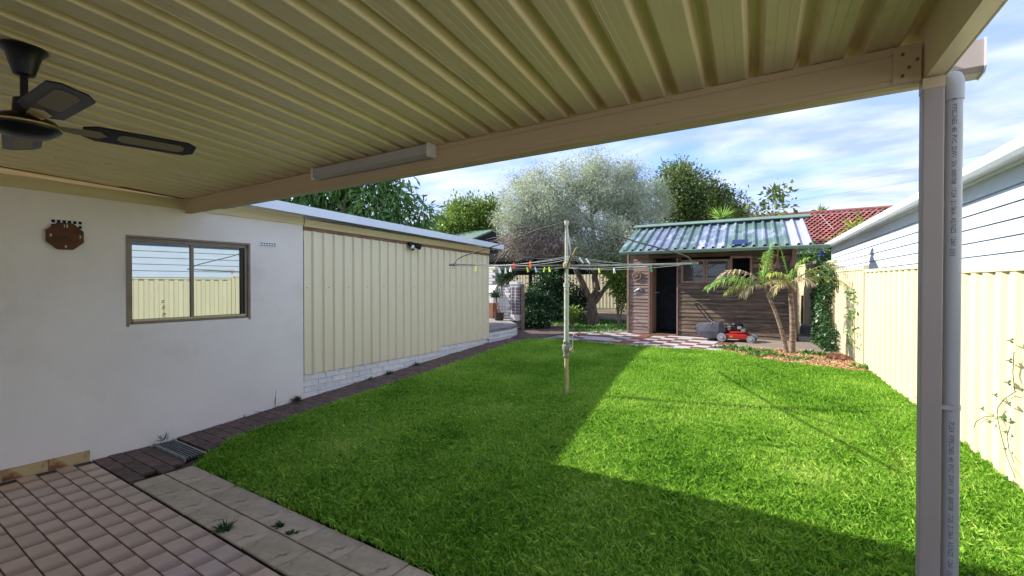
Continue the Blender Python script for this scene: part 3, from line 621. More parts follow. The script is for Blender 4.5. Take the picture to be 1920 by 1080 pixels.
# ceiling fan
FX, FY = -2.96, .565; FZ = roofz(FY)
fan = thing('ceiling_fan', 'black ceiling fan with rattan blade inlays hanging under the ribbed roof', 'fan', (FX, FY, FZ))
obj('canopy', MB().lathe([(.020, -.128), (.036, -.122), (.048, -.08), (.060, -.035), (.080, -.012), (.080, -.005)], (FX, FY, FZ), 28), 'black', fan, autos=35)
obj('rod', MB().tube([(FX, FY, FZ-.11), (FX, FY, FZ-.33)], .0135, 12), 'black', fan)
mz = 2.435
obj('motor', MB().lathe([(.03, -.040), (.085, -.028), (.122, .0), (.125, .012), (.105, .040), (.075, .055), (.040, .070), (.036, .13), (.016, .14)], (FX, FY, mz), 32), 'black', fan, autos=35)
obj('rim', MB().lathe([(.1255, .006), (.128, .009), (.128, .015), (.1255, .018)], (FX, FY, mz), 40), 'gold', fan, autos=35)
def blade_pts(r0, r1, w0, w1, z): 
    return [(r0, -w0, z), (r0+.05, -w1, z), (r1-.04, -w1, z), (r1, -w1*.55, z), (r1, w1*.55, z), (r1-.04, w1, z), (r0+.05, w1, z), (r0, w0, z)]
for ang in (80, 1, 170, 262):
    rot = Matrix.Rotation(R(ang), 3, 'Z') @ Matrix.Rotation(R(-13), 3, 'X')
    T = lambda ps: [tuple(rot @ Vector(p) + Vector((FX, FY, mz+.03))) for p in ps]
    up = rot @ Vector((0, 0, .007))
    bl_ = obj('blade', MB().prism(T(blade_pts(.19, .64, .042, .073, 0)), up), 'black', fan)
    obj('inlay', MB().prism(T([(.32, -.018, -.002), (.34, -.038, -.002), (.57, -.038, -.002), (.59, -.018, -.002), (.59, .018, -.002), (.57, .038, -.002), (.34, .038, -.002), (.32, .018, -.002)]), rot @ Vector((0, 0, .001))), 'rattan', bl_)
    obj('blade_arm', MB().prism(T([(.10, -.018, -.004), (.17, -.03, -.004), (.25, -.034, -.004), (.28, 0, -.004), (.25, .034, -.004), (.17, .03, -.004), (.10, .018, -.004)]), rot @ Vector((0, 0, .003))), 'rattan' if ang == 80 else 'gold', fan)

# ================================================================== WASHING LINE
HX, HY = -2.76, 5.49; HZ = g(HY)
hoist = thing('clothes_hoist', 'old galvanised rotary clothes hoist standing in the middle of the lawn', 'clothes hoist', (HX, HY, HZ))
def hz(v): return CAMH + (HOR - v)/FPX * 6.1
obj('lower_post', MB().tube([(HX, HY, HZ-.05), (HX, HY, hz(668))], .0285, 14), 'brass', hoist, autos=40)
obj('outer_tube', MB().tube([(HX, HY, hz(650)), (HX, HY, hz(536))], .032, 14).tube([(HX, HY, hz(538)), (HX, HY, hz(531))], .040, 14), 'paleiron', hoist, autos=40)
obj('mast', MB().tube([(HX, HY, hz(538)), (HX, HY, hz(418))], [.024, .022], 12).tube([(HX, HY, hz(422)), (HX, HY, hz(414))], .032, 8), 'paleiron', hoist, autos=40)
cst = obj('winding_gear', MB().lathe([(.030, hz(671)), (.040, hz(669)), (.038, hz(664)), (.046, hz(659)), (.054, hz(654)), (.058, hz(649)), (.056, hz(647)), (.040, hz(646)), (.043, hz(640)), (.034, hz(637))], (HX, HY, 0), 14), 'galv', hoist, autos=35)
rt = Vector((cY, sY, 0)); fw = Vector((-sY, cY, 0)); H0 = Vector((HX, HY, 0))
def hp(r, f, z): return H0 + rt*r + fw*f + Vector((0, 0, z))
for r in (-.030, .028):
    for z in (hz(642), hz(668)): obj('bolt', MB().tube([hp(r, -.05, z), hp(r, -.02, z)], .016, 8), 'galv', cst)
obj('gear_boss', MB().tube([hp(.055, -.09, hz(655)), hp(.055, -.0, hz(655))], [.028, .034], 14).tube([hp(.065, -.105, hz(655.5)), hp(.065, -.09, hz(655.5))], .024, 14), 'brass', hoist, autos=40)
obj('crank_handle', MB().tube([hp(.065, -.10, hz(655)), hp(.072, -.10, hz(627)), hp(.085, -.11, hz(626.5)), hp(.125, -.13, hz(628)), hp(.14, -.135, hz(627))], .0075, 8), 'galv', hoist)
obj('crank_knob', MB().tube([hp(.128, -.132, hz(628)), hp(.146, -.137, hz(626))], .011, 8), 'black', hoist)
AZ = 1.985
dirs = [Vector((1.62, -.22)), Vector((.137, 1.56)), Vector((-1.55, .22)), Vector((-.137, -1.55))]
armdir = []
for k_, d in enumerate(dirs):
    d3 = rt*d.x + fw*d.y; L_ = d3.length; e = d3.normalized(); zt = AZ + (.035 if k_ == 3 else 0.012)
    def ap(t, z): return H0 + e*t + Vector((0, 0, z))
    armdir.append((e, L_, zt))
    arm = obj('arm', MB().tube([ap(.02, AZ-.01), ap(L_*.3, AZ-.012), ap(L_, zt)], .0135, 8), 'galv2' if k_ in (1, 2) else 'galv', hoist)
    brp = [ap(.02, hz(416)), ap(L_*.25, hz(416)-.10), ap(L_*.55, AZ+.285), ap(L_*.80, AZ+.165), ap(L_*.88, AZ+.125), ap(L_*.93, AZ+.085), ap(L_*.955, AZ+.02), ap(L_*.955, zt)]
    obj('brace', MB().tube(brp, .0085, 8), 'galv2', hoist)
obj('hub', MB().lathe([(.028, AZ-.05), (.045, AZ-.035), (.05, AZ+.02), (.028, AZ+.04)], (HX, HY, 0), 10), 'brass', hoist)
obj('stay', MB().tube([hp(.01, -.03, AZ+.0), hp(.035, -.5, AZ+.13), hp(.045, -.62, AZ+.18)], .014, 8), 'brass', hoist)
wires = []
def wirep(ka, kb, fr, t, sag):
    a = H0 + armdir[ka][0]*armdir[ka][1]*fr + Vector((0, 0, AZ + (armdir[ka][2]-AZ)*fr)); b = H0 + armdir[kb][0]*armdir[kb][1]*fr + Vector((0, 0, AZ + (armdir[kb][2]-AZ)*fr))
    p = a.lerp(b, t); p.z -= sag*4*t*(1-t); return p
for fr, sag in ((.96, .05), (.80, .03), (.64, .035)):
    for ka in range(4):
        kb = (ka+1) % 4
        obj('line', MB().tube([wirep(ka, kb, fr, i/8, sag) for i in range(9)], .0017, 4), 'line', hoist)
def upx(p): d = -sY*p.x + cY*p.y; return 960 + FPX*(cY*p.x + sY*p.y)/d
def find_on(ka, kb, fr, sag, u):
    best = min(range(201), key=lambda i: abs(upx(wirep(ka, kb, fr, i/200, sag)) - u)); t = best/200
    a, b = wirep(ka, kb, fr, max(t-.01, 0), sag), wirep(ka, kb, fr, min(t+.01, 1), sag); return wirep(ka, kb, fr, t, sag), (b-a).normalized()
def peg_mesh(nm, m, L_=.070):
    mb = MB()
    for sgn in (-1, 1):
        mb.prism([(-.005, 0.001*sgn, .020), (.005, 0.001*sgn, .020), (.005, .004*sgn, -.01), (.005, .010*sgn, -L_+.02), (-.005, .010*sgn, -L_+.02), (-.005, .004*sgn, -.01)], (0, .005*sgn, 0))
    mb.tube([(-.007, 0, .0), (.007, 0, .0)], .006, 6); return mesh(nm, mb, m)
pegd = {c: peg_mesh('clothes_peg', 'peg'+c) for c in ('blue', 'yellow', 'white', 'red', 'orange', 'lightblue', 'green')}
pegs = [('blue', 852, 2, 'A', 'blue plastic peg clipped at the left tip of the hoist arm'), ('yellow', 893, 'F', .96, 'first yellow peg from the left end of the clothes line'),
        ('yellow', 922, 'F', .96, 'second yellow peg from the left, in front of the white chimney'), ('white', 936, 'F', .96, 'white peg just right of the second yellow peg'),
        ('white', 948, 'F', .96, 'second white peg from the left, hanging tilted'), ('white', 957, 'F', .80, 'small white peg touching the red peg'),
        ('red', 963, 'N', .80, 'red plastic peg on the line left of the mast'), ('yellow', 989, 'F', .80, 'large yellow peg beside the orange peg'),
        ('orange', 994, 'N', .80, 'orange plastic peg upright on the line'), ('lightblue', 1004, 'F', .64, 'pale blue peg right of the orange peg'),
        ('yellow', 1021, 'F', .64, 'tiny yellow peg, left one of a pair beside the mast'), ('yellow', 1030, 'F', .64, 'tiny yellow peg, right one of a pair beside the mast'),
        ('white', 1091, 'G', .64, 'white peg leaning right, first one right of the mast'), ('white', 1104, 'G', .64, 'white peg leaning right, second one right of the mast'),
        ('yellow', 1123, 'H', .96, 'yellow peg on the line right of the mast'), ('white', 1151, 'H', .96, 'white peg alone on the line left of the shed door'),
        ('green', 1221, 'H', .96, 'dark green peg on the line in front of the shed door'), ('green', 1291, 0, 'A', 'green peg clipped at the right tip of the hoist arm')]
for c_, u, side, fr, lab in pegs:
    if fr == 'A':
        e, L_, zt = armdir[side]; p = H0 + e*(L_*.965) + Vector((0, 0, zt)); tn = e
    else:
        ka, kb = {'F': (1, 2), 'N': (2, 3), 'G': (3, 0), 'H': (0, 1)}[side]; p, tn = find_on(ka, kb, fr, {.96: .05, .80: .03, .64: .035}[fr], u)
    o = bpy.data.objects.new('clothes_peg', pegd[c_]); C.objects.link(o); up_ = side in ('G',)
    o.location = p; o.rotation_euler = (R(180)+R(-25) if up_ else random.uniform(-.25, .25), random.uniform(-.3, .3) + (.45 if up_ else 0), math.atan2(tn.y, tn.x) + R(90) + random.uniform(-.5, .5)); o.scale = (1.1,)*3
    tag(o, lab, 'clothes peg', 'pegs on the clothes hoist')

# ================================================================== RIGHT FENCE (cream steel, stepped panels)
FDIR = Vector((-.1764, 1, 0)).normalized(); FN = Vector((-FDIR.y, FDIR.x, 0))   # FN points to our side
def fp(y, off=0., z=0.): return Vector((fence_x(y), y, z)) + FN*off
fence = thing('steel_fence', 'tall cream ribbed steel boundary fence with stepped panels along the right side', 'fence', fp(6))
ypan = [(-.6, 1.76, 1.70), (1.76, 4.09, 1.79), (4.09, 6.41, 1.876), (6.41, 8.72, 1.944), (8.72, 10.55, 1.985), (10.55, 12.6, 2.18), (12.6, 14.8, 2.22)]
for y0, y1, zt in ypan:
    zb = g(y0) - .06; L_ = (fp(y1)-fp(y0)).length; n = 3; sw = L_/n
    for k_ in range(n):
        prof = []; sx = k_*sw; p_ = sw/4
        for i in range(4):
            a = sx + i*p_; prof += [(a+.0, 0), (a+p_*.30, 0), (a+p_*.40, .030), (a+p_*.80, .030), (a+p_*.90, 0)]
        prof.append((sx+sw, 0))
        A = [tuple(fp(y0) + FDIR*a + FN*b + Vector((0, 0, zb))) for a, b in prof]; B = [(p[0], p[1], zt-.02) for p in A]
        obj('fence_sheet', MB().sweep(A, B), 'fence', fence, solid=.002)
    def fbox(y0, y1, o0, o1, z0, z1):
        a, b = fp(y0), fp(y1); return MB().prism([tuple(a+FN*o0+Vector((0,0,z0))), tuple(a+FN*o1+Vector((0,0,z0))), tuple(a+FN*o1+Vector((0,0,z1))), tuple(a+FN*o0+Vector((0,0,z1)))], (b-a))
    obj('top_rail', fbox(y0+.03, y1-.03, -.012, .042, zt-.035, zt+.006), 'fence', fence, bev=.003)
    obj('post', fbox(y1-.025, y1+.025, -.02, .050, zb, zt + (.075 if y1 > 8 else .02)), 'fence', fence, bev=.003)
# the far run that closes the yard
bf = thing('back_fence', 'weathered beige steel fence closing the back of the garden behind the olive tree', 'fence', (-8, 23.4, .5))
for k_ in range(22):
    x = -24 + k_*1.15; prof = []
    for i in range(6): a = x + i*.1915; prof += [(a, 0), (a+.07, 0), (a+.08, -.03), (a+.15, -.03), (a+.16, 0)]
    prof.append((x+1.148, 0)); zt = 2.28 + (.05 if k_ % 3 == 0 else 0)
    obj('fence_sheet', MB().sweep([(a, 23.4+b, .4) for a, b in prof], [(a, 23.4+b, zt) for a, b in prof]), 'fence', bf, solid=.002)
obj('top_rail', MB().box((-24, 23.35, 2.29), (1.3, 23.43, 2.34)), 'fence', bf)

# ================================================================== NEIGHBOUR'S HOUSE (right)
def nx_(y): return 2.29 - .1086*y
ND = Vector((-.1086, 1, 0)).normalized(); NN = Vector((-ND.y, ND.x, 0))
def np_(y, off=0, z=0): return Vector((nx_(y), y, z)) + NN*off
def nbox(y0, y1, o0, o1, z0, z1):
    a, b = np_(y0), np_(y1); return MB().prism([tuple(a+NN*o0+Vector((0,0,z0))), tuple(a+NN*o1+Vector((0,0,z0))), tuple(a+NN*o1+Vector((0,0,z1))), tuple(a+NN*o0+Vector((0,0,z1)))], (b-a))
nb = thing('weatherboard_house', "pale blue weatherboard side of the neighbour's house rising above the right fence", 'house', np_(8))
obj('wall', nbox(-3, 18.3, -6, -.03, 0, 2.90), 'siding', nb)
for i in range(14):
    z1 = 2.708 - i*.1635 if i else 2.90; z1 = 2.708 - (i-1)*.1635 if i else 2.90; z0 = 2.708 - i*.1635
    if z0 < .6: break
    a, b = np_(-3), np_(18.35)
    def Q(o, z, e): return tuple(e + NN*o + Vector((0, 0, z)))
    obj('siding_board', MB().prism([Q(-.028, z0+.009, a), Q(.006, z0+.009, a), Q(-.014, z1-.003, a), Q(-.028, z1-.003, a)], (b-a)), 'siding', nb)
obj('corner_trim', nbox(18.352, 18.42, -.05, .02, .3, 2.89), 'white', nb)
obj('frieze', nbox(-3, 18.3, -.02, .012, 2.895, 2.93), 'white', nb)
obj('soffit', nbox(-3, 18.3, -.02, .19, 2.931, 2.945), 'white', nb)
gq = [(0, 0), (.0, .085), (.012, .10), (.10, .10), (.10, .0)]
a, b = np_(-3), np_(18.4)
gut = MB().prism([tuple(a + NN*(.30-x) + Vector((0, 0, 2.885+z))) for x, z in gq], (b-a)); obj('gutter', gut, 'white', nb)
obj('roof', MB().prism([tuple(a + NN*.25 + Vector((0, 0, 2.985))), tuple(a + NN*(-4.5) + Vector((0, 0, 4.2))), tuple(a + NN*(-4.5) + Vector((0, 0, 4.1))), tuple(a + NN*.25 + Vector((0, 0, 2.95)))], (b-a)), 'metalwhite', nb)
obj('meter_box', nbox(3.15, 3.42, .004, .05, 1.93, 2.02), 'white', nb)

# ================================================================== RED-TILED HOUSE BEHIND
rh = thing('red_tiled_house', 'dark brick house with a red terracotta tile roof behind the garden shed', 'house', (2, 24, 1))
RX0, RX1, RYE, RYR = -5.5, 9.0, 22.0, 26.4; RZE, RZR = 3.05, 5.02
obj('wall', MB().box((RX0+.6, 22.6, .3), (RX1, 27, 3.06)), 'mortarwhite' if False else 'brickdark', rh)
obj('roof_deck', MB().prism([(RX0, RYE, RZE-.06), (RX0, RYR, RZR-.06), (RX0, 30.8, RZE-.06)], (RX1-RX0, 0, 0)), 'roofred', rh)
V, F, Tn = [], [], []; sl_ = Vector((0, RYR-RYE, RZR-RZE)); nrow = 18; tw = .21
sn = Vector((0, -(RZR-RZE), RYR-RYE)).normalized()
for j in range(nrow):
    for i in range(int((RX1-RX0)/tw)):
        o_ = Vector((RX0 + i*tw + (tw/2 if j % 2 else 0), RYE, RZE)) + sl_*(j/nrow); e_ = sl_*(1.08/nrow); tn = random.random(); b0 = len(V)
        for (sx, hh) in ((0, .0), (.30, .055), (.62, .055), (.95, .0)):
            V.append(tuple(o_ + Vector((sx*tw, 0, 0)) + sn*(hh+.035))); V.append(tuple(o_ + Vector((sx*tw, 0, 0)) + e_ + sn*(hh*.8+.004)))
        for s_ in range(3): F.append((b0+2*s_, b0+2*s_+2, b0+2*s_+3, b0+2*s_+1))
        for s_ in range(3):   # front lip
            pass
        Tn += [tn]*8
o = np_mesh('roof_tiles', V, F, 'roofred', rh, Tn); o['kind'] = 'stuff'
obj('ridge_cap', MB().tube([(RX0, RYR, RZR+.05), (RX1, RYR, RZR+.05)], .09, 8), 'roofred', rh)
obj('gutter', MB().box((RX0, 21.9, 2.93), (RX1, 22.02, 3.05)), 'white', rh)
bd = boxmesh('brick', .226, .10, .076, 'brickdark', .004)
for j in range(9):
    for i in range(12):
        inst('brick', bd, rh, (-2.2 + i*.24 + (.12 if j % 2 else 0), 22.56, 2.15 + j*.086))
obj('aerial', MB().tube([aty(1536, 402, 24), aty(1562, 430, 24)], .012, 5), 'white', rh)

# ================================================================== PAVING IN FRONT OF THE SHED
YS, SFZ = 11.65, .50
base = tag(obj('shed_paving', MB().box((-5.35, 9.08, .30), (-1.52, YS+1.4, .485)), 'concrete'), kind='structure')
tw_ = mesh('tile', MB().box((-.147, -.147, 0), (.147, .147, .012)), 'ctilew'); tr_ = mesh('tile', MB().box((-.147, -.147, 0), (.147, .147, .012)), 'ctiler')
for j in range(9):
    for i in range(13):
        x = -1.68 - i*.298; y = 9.24 + j*.298
        if y > 11.55 or x < -5.3 - (y-9.1)*.15 + .2: continue
        red = ((i + j) % 2 == 0) != (random.random() < .12)
        inst('tile', tr_ if red else tw_, base, (x, y, .487 + random.uniform(0, .003)), (random.uniform(-.005, .005), random.uniform(-.005, .005), random.uniform(-.01, .01)))
deck = thing('timber_deck', 'grey weathered timber step and deck in front of the shed by the mower', 'deck', (-.5, 10.8, .4))
xr = .33
for i in range(12):
    y = 10.02 + i*.138; x1 = min(xr, fence_x(y)-.06)
    obj('deck_board', MB().box((-1.50, y, .485 + random.uniform(-.002, .002)), (x1, y+.130, .512)), 'deck', deck)
obj('fascia_board', MB().box((-1.50, 9.985, .38), (xr, 10.012, .505)), 'deck', deck)
obj('side_slab', MB().box((-.40, 11.70, .50), (.02, 14.5, .62)).box((-.40, 12.4, .62), (-.02, 14.5, .76)), 'concrete', deck)

# ================================================================== SHED
shed = thing('timber_shed', 'weathered brown timber garden shed with a green steel roof and open door', 'shed', (-2.3, 13, .5))
def sx(u): return aty(u, 500, YS).x
def sz(u, v): return aty(u, v, YS).z
XL, XR_ = sx(1177), sx(1491)
dx0, dx1 = sx(1218.5), sx(1269); dzt = sz(1245, 492)
YW = 13.1
obj('side_wall', MB().box((XL+.02, YS+.03, .45), (XL+.06, YW, 2.62)).box((XR_-.06, YS+.03, .45), (XR_-.02, YW, 2.62)).box((XL+.06, YW-.04, .45), (XR_-.06, YW, 2.62)), 'board', shed)
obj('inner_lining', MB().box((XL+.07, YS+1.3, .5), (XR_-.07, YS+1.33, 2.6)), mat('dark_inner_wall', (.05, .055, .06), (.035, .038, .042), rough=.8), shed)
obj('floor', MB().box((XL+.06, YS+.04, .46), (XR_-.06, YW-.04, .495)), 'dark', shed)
W1 = (sx(1281), sx(1318), sz(1300, 527), sz(1300, 491)); W2 = (sx(1327), sx(1364), sz(1345, 527), sz(1345, 490)); W3 = (sx(1373), sx(1406), sz(1390, 524), sz(1390, 484))
zwin0 = min(W1[2], W2[2], W3[2]) - .045; ztop = max(W1[3], W2[3], W3[3]) + .05
bh = .086
def add_boards(x0, x1, z0, z1, m, h=bh, name='board'):
    z = z0
    while z < z1 - .01:
        zz = min(z+h, z1); tl_ = random.uniform(-.002, .002)
        obj(name, MB().prism([(x0, YS+.028, z+.002), (x0, YS-.006+tl_, z+.002), (x0, YS+.008+tl_, zz-.002), (x0, YS+.028, zz-.002)], (x1-x0, 0, 0)), m, shed); z = zz
add_boards(XL+.03, dx0-.035, .50, 2.52, 'boardpale')
xm = sx(1275)
add_boards(dx1+.03, XR_-.03, .50, zwin0, 'board', .0925)
add_boards(dx1+.03, W1[0]-.05, zwin0, ztop, 'board'); add_boards(W3[1]+.05, XR_-.03, zwin0, ztop, 'board')
add_boards(dx0-.03, XR_-.03, ztop, 2.55, 'board', .12)
if dzt < ztop: pass
# frames
obj('corner_post', MB().box((XL-.01, YS-.03, .45), (XL+.035, YS+.03, 2.50)), 'shedframe', shed); obj('corner_post', MB().box((XR_-.03, YS-.035, .45), (XR_+.03, YS+.03, 2.52)), 'shedframe', shed)
obj('door_frame', MB().box((dx0-.035, YS-.022, .50), (dx0, YS+.06, ztop)).box((dx1, YS-.022, .50), (dx1+.03, YS+.06, ztop)).box((dx0, YS-.01, .497), (dx1, YS+.06, .512)), 'shedframe', shed)
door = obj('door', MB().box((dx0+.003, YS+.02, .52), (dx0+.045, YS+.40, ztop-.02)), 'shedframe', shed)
obj('handle', MB().tube([(dx0+.06, YS+.10, 1.52), (dx0+.10, YS+.09, 1.52), (dx0+.20, YS+.09, 1.52)], .009, 6), 'silver', door)
for (x0, x1, z0, z1), broken in ((W1, 0), (W2, 0), (W3, 1)):
    wf = obj('window', MB().box((x0-.048, YS-.018, z0-.045), (x0, YS+.03, z1+.048)).box((x1, YS-.018, z0-.045), (x1+.048, YS+.03, z1+.048)).box((x0, YS-.016, z1), (x1, YS+.03, z1+.048)).box((x0, YS-.016, z0-.045), (x1, YS+.03, z0)), 'shedframe', shed)
    if not broken: obj('pane', MB().box((x0, YS+.004, z0), (x1, YS+.008, z1)), 'glass', wf)
# roof sheets: each strip of ribs a sheet, several colours of old steel
EY, RYY, EZ = 11.08, 12.45, 2.515; RZ_ = 3.22
xl_e, xr_e, xl_r, xr_r = -4.16, -.13, -4.16, -.35
rmats = ['shedroof', 'shedroofblue', 'shedroof', 'shedroofblue', 'shedroof', 'shedroof', 'shedroofpale']
ns = 7; 
for k_ in range(ns):
    pr = []; 
    n2 = 3 if k_ < 6 else 2; tot = 20.0; s0 = k_*3/tot; 
    for i in range(n2):
        a = s0 + i/tot; pr += [(a, 0), (a+.55/tot, 0), (a+.66/tot, .045), (a+.84/tot, .045), (a+.95/tot, 0)]
    pr.append((s0+n2/tot, 0))
    A = [(xl_e + (xr_e-xl_e)*a, EY, EZ+b) for a, b in pr]; B = [(xl_r + (xr_r-xl_r)*a, RYY, RZ_+b) for a, b in pr]
    obj('roof_sheet', MB().sweep(A, B), rmats[k_], shed, solid=.003)
obj('rear_roof', MB().prism([(xl_r, RYY, RZ_), (xl_r, 13.45, 2.55), (xl_r, 13.45, 2.53), (xl_r, RYY, RZ_-.02)], (xr_r-xl_r, 0, 0)), 'shedroof', shed)
obj('ridge_cap', MB().prism([(xl_r-.05, RYY-.16, RZ_-.005), (xl_r-.05, RYY, RZ_+.075), (xl_r-.05, RYY+.16, RZ_-.0), (xl_r-.05, RYY+.15, RZ_+.012), (xl_r-.05, RYY, RZ_+.088), (xl_r-.05, RYY-.17, RZ_+.012)], (4.0, 0, 0)), 'gutgreen', shed)
obj('gutter', MB().prism([(-4.10, EY-.075, EZ-.075), (-4.10, EY+.01, EZ-.075), (-4.10, EY+.01, EZ-.004), (-4.10, EY-.09, EZ-.004), (-4.10, EY-.095, EZ-.02)], (4.235, 0, 0)), 'gutgreen', shed)
obj('soffit', MB().box((XL, EY+.02, 2.50), (XR_+.1, YS+.02, 2.512)), 'timber', shed)
gab = MB()
for x in (XL+.02, XR_-.06): gab.prism([(x, YS+.03, 2.62), (x, YW, 2.62), (x, RYY, RZ_-.03)], (.04, 0, 0))
obj('gable', gab, 'board', shed)
# small things on the shed
def hang(name, label, cat, u, v, y=YS-.012): p = aty(u, v, y); return thing(name, label, cat, p), p
t, p = hang('ship_wheel', "small ship's wheel ornament on the wall left of the shed door", 'ornament', 1194.5, 517)
obj('ring', MB().tube([(p.x + .105*math.cos(a), p.y-.015, p.z + .105*math.sin(a)) for a in [2*math.pi*i/20 for i in range(21)]], .013, 6), 'shedframe', t)
for i in range(4): a = math.pi*i/4; obj('spoke', MB().tube([(p.x-.145*math.cos(a), p.y-.012, p.z-.145*math.sin(a)), (p.x+.145*math.cos(a), p.y-.012, p.z+.145*math.sin(a))], .007, 5), 'shedframe', t)
obj('hub', MB().tube([(p.x, p.y-.03, p.z), (p.x, p.y, p.z)], .035, 10), 'timber', t)
t, p = hang('gecko_ornament', 'pale metal gecko ornament on the shed wall under the round wheel ornament', 'ornament', 1195, 544)
obj('body', MB().tube([(p.x+.11, p.y, p.z+.055), (p.x+.05, p.y-.01, p.z+.03), (p.x-.02, p.y-.012, p.z+.0), (p.x-.06, p.y-.01, p.z-.05), (p.x-.075, p.y, p.z-.11)], [.012, .022, .022, .012, .004], 7), 'silver', t)
for a_x, a_z, b_x, b_z in ((.06, .03, .04, .10), (.05, .02, .12, -.02), (-.02, 0, -.09, .03), (-.03, -.01, .03, -.06)): obj('leg', MB().tube([(p.x+a_x, p.y-.008, p.z+a_z), (p.x+b_x, p.y, p.z+b_z)], .007, 5), 'silver', t)
def utensil(kind, u, v0, v1, label):
    a, b = aty(u, v0, YS-.03), aty(u, v1, YS-.03); t = thing('wooden_' + kind, label, 'ornament', b); x = a.x; zm = b.z + (a.z-b.z)*.48
    obj('handle', MB().tube([(x, a.y, a.z), (x, a.y, (a.z+zm)/2), (x, a.y, zm)], [.022, .016, .020], 8), 'picture' if kind == 'fork' else 'shedframe', t)
    if kind == 'fork':
        obj('neck', MB().prism([(x-.02, a.y-.01, zm), (x-.062, a.y-.01, zm-.13), (x-.062, a.y-.01, zm-.19), (x+.062, a.y-.01, zm-.19), (x+.062, a.y-.01, zm-.13), (x+.02, a.y-.01, zm)], (0, .02, 0)), 'shedframe', t)
        for k_ in range(4): xx = x - .062 + k_*.0355; obj('tine', MB().box((xx, a.y-.009, b.z), (xx+.0175, a.y+.009, zm-.19)), 'shedframe', t)
    else: obj('bowl', MB().tube([(x, a.y, zm+.01), (x, a.y, zm-.06), (x, a.y-.0, zm-.14), (x, a.y, b.z+.02), (x, a.y, b.z)], [.02, .05, .068, .05, .01], 12), 'shedframe', t)
utensil('fork', 1457.5, 468, 504, 'giant wooden fork hanging under the shed eave beside the tan panel')
utensil('spoon', 1486, 468, 503, 'giant wooden spoon hanging at the right corner of the shed')
t, p = hang('wood_picture', 'square tan wooden plaque on the shed wall behind the palm', 'picture', 1439, 498)
obj('panel', MB().box((p.x-.11, p.y-.012, p.z-.13), (p.x+.11, p.y, p.z+.13)), 'picture', t); obj('frame', MB().box((p.x-.125, p.y-.02, p.z-.145), (p.x-.105, p.y, p.z+.145)).box((p.x+.105, p.y-.02, p.z-.145), (p.x+.125, p.y, p.z+.145)).box((p.x-.105, p.y-.02, p.z+.125), (p.x+.105, p.y, p.z+.145)).box((p.x-.105, p.y-.02, p.z-.145), (p.x+.105, p.y, p.z-.125)), 'timber', t)
obj('carving', MB().box((p.x-.05, p.y-.018, p.z-.06), (p.x+.05, p.y-.0125, p.z-.045)).box((p.x-.03, p.y-.018, p.z-.045), (p.x-.015, p.y-.0125, p.z+.04)).box((p.x+.02, p.y-.018, p.z-.045), (p.x+.035, p.y-.0125, p.z+.03)), 'shedframe', t)
bp_ = Vector((sx(1333), YS+.045, W2[2]+.001)); 
o = obj('glass_bottle', MB().lathe([(.030, 0), (.034, .01), (.034, .09), (.014, .13), (.012, .15)], bp_, 12), mat('pale_bottle', (.55, .62, .66), rough=.2), smooth=False); tag(o, 'pale bottle standing inside on the sill of the middle shed window', 'bottle')
obj('inner_sill', MB().box((W1[0], YS+.031, W1[2]-.03), (W2[1], YS+.09, W1[2]+.0)), 'shedframe', shed)
sp = thing('solar_panel', 'small dark blue solar panel lying on the green shed roof above the gutter', 'solar panel', (-1.5, 11.2, 2.6))
px0, px1 = aty(1371, 455, 11.15).x, aty(1401, 455, 11.15).x
obj('panel', MB().prism([(px0, 11.13, 2.585), (px0, 11.30, 2.70), (px0, 11.31, 2.685), (px0, 11.14, 2.57)], (px1-px0, 0, 0)), 'solar', sp); obj('frame', MB().box((px0-.01, 11.125, 2.565), (px1+.01, 11.14, 2.585)), 'black', sp)
for z_, u0, u1 in ((aty(1300, 561, YS).z, 1300, 1330), (aty(1460, 568, YS).z, 1445, 1470)):
    tag(obj('towel_rail', MB().tube([(sx(u0), YS-.03, z_), (sx(u1), YS-.03, z_)], .007, 6).tube([(sx(u1), YS-.03, z_), (sx(u1), YS, z_)], .012, 6), 'silver'), 'thin pale rail on the shed wall ' + ('above the mower handle' if u0 == 1300 else 'between the two palm trunks'), 'rail')

# ================================================================== LAWN MOWER
mw = thing('lawn_mower', 'red lawn mower with black grass catcher parked against the shed', 'lawn mower', (-1.50, 11.02, .5))
mx, my, mz0 = -1.50, 11.05, .512
MK = .88
def mp_(x, y, z): return (mx+x*MK, my+y*MK, mz0+z*MK)
deckp = [(-.30, .07), (-.30, .16), (-.22, .19), (.20, .19), (.30, .15), (.34, .09), (.34, .06)]
dk = MB(); 
for a, yy in ((0, -.24), (1, .24)): pass
dk.prism([mp_(x, -.24, z) for x, z in deckp], (0, .48*MK, 0)); d_ = obj('deck', dk, 'mower_red', mw, bev=.02)
obj('top_plate', MB().lathe([(.20, .185), (.20, .20), (.14, .22), (.14, .23)], mp_(0.02, 0, 0), 20), 'mower_red', mw)
for x, r in ((-.30, .105), (.33, .09)):
    for sy in (-.285, .285):
        wh = obj('wheel', MB().tube([mp_(x, sy-.022, r), mp_(x, sy+.022, r)], r*MK, 22), 'wheelgrey', mw); obj('hub', MB().tube([mp_(x, sy-.034, r), mp_(x, sy-.022, r)], .03, 12), 'silver', wh)
        obj('tread', MB().tube([mp_(x, sy-.018, r), mp_(x, sy+.018, r)], (r+.006)*MK, 22), 'black', wh)
obj('engine_block', MB().box(mp_(-.11, -.12, .215), mp_(.13, .12, .31)), 'black', mw, bev=.012)
for k_ in range(5): obj('cooling_fin', MB().box(mp_(.13, -.09, .225+k_*.02), mp_(.20, .09, .235+k_*.02)), 'silver', mw)
obj('muffler', MB().box(mp_(.10, -.155, .24), mp_(.19, -.09, .31)), 'silver', mw, bev=.01)
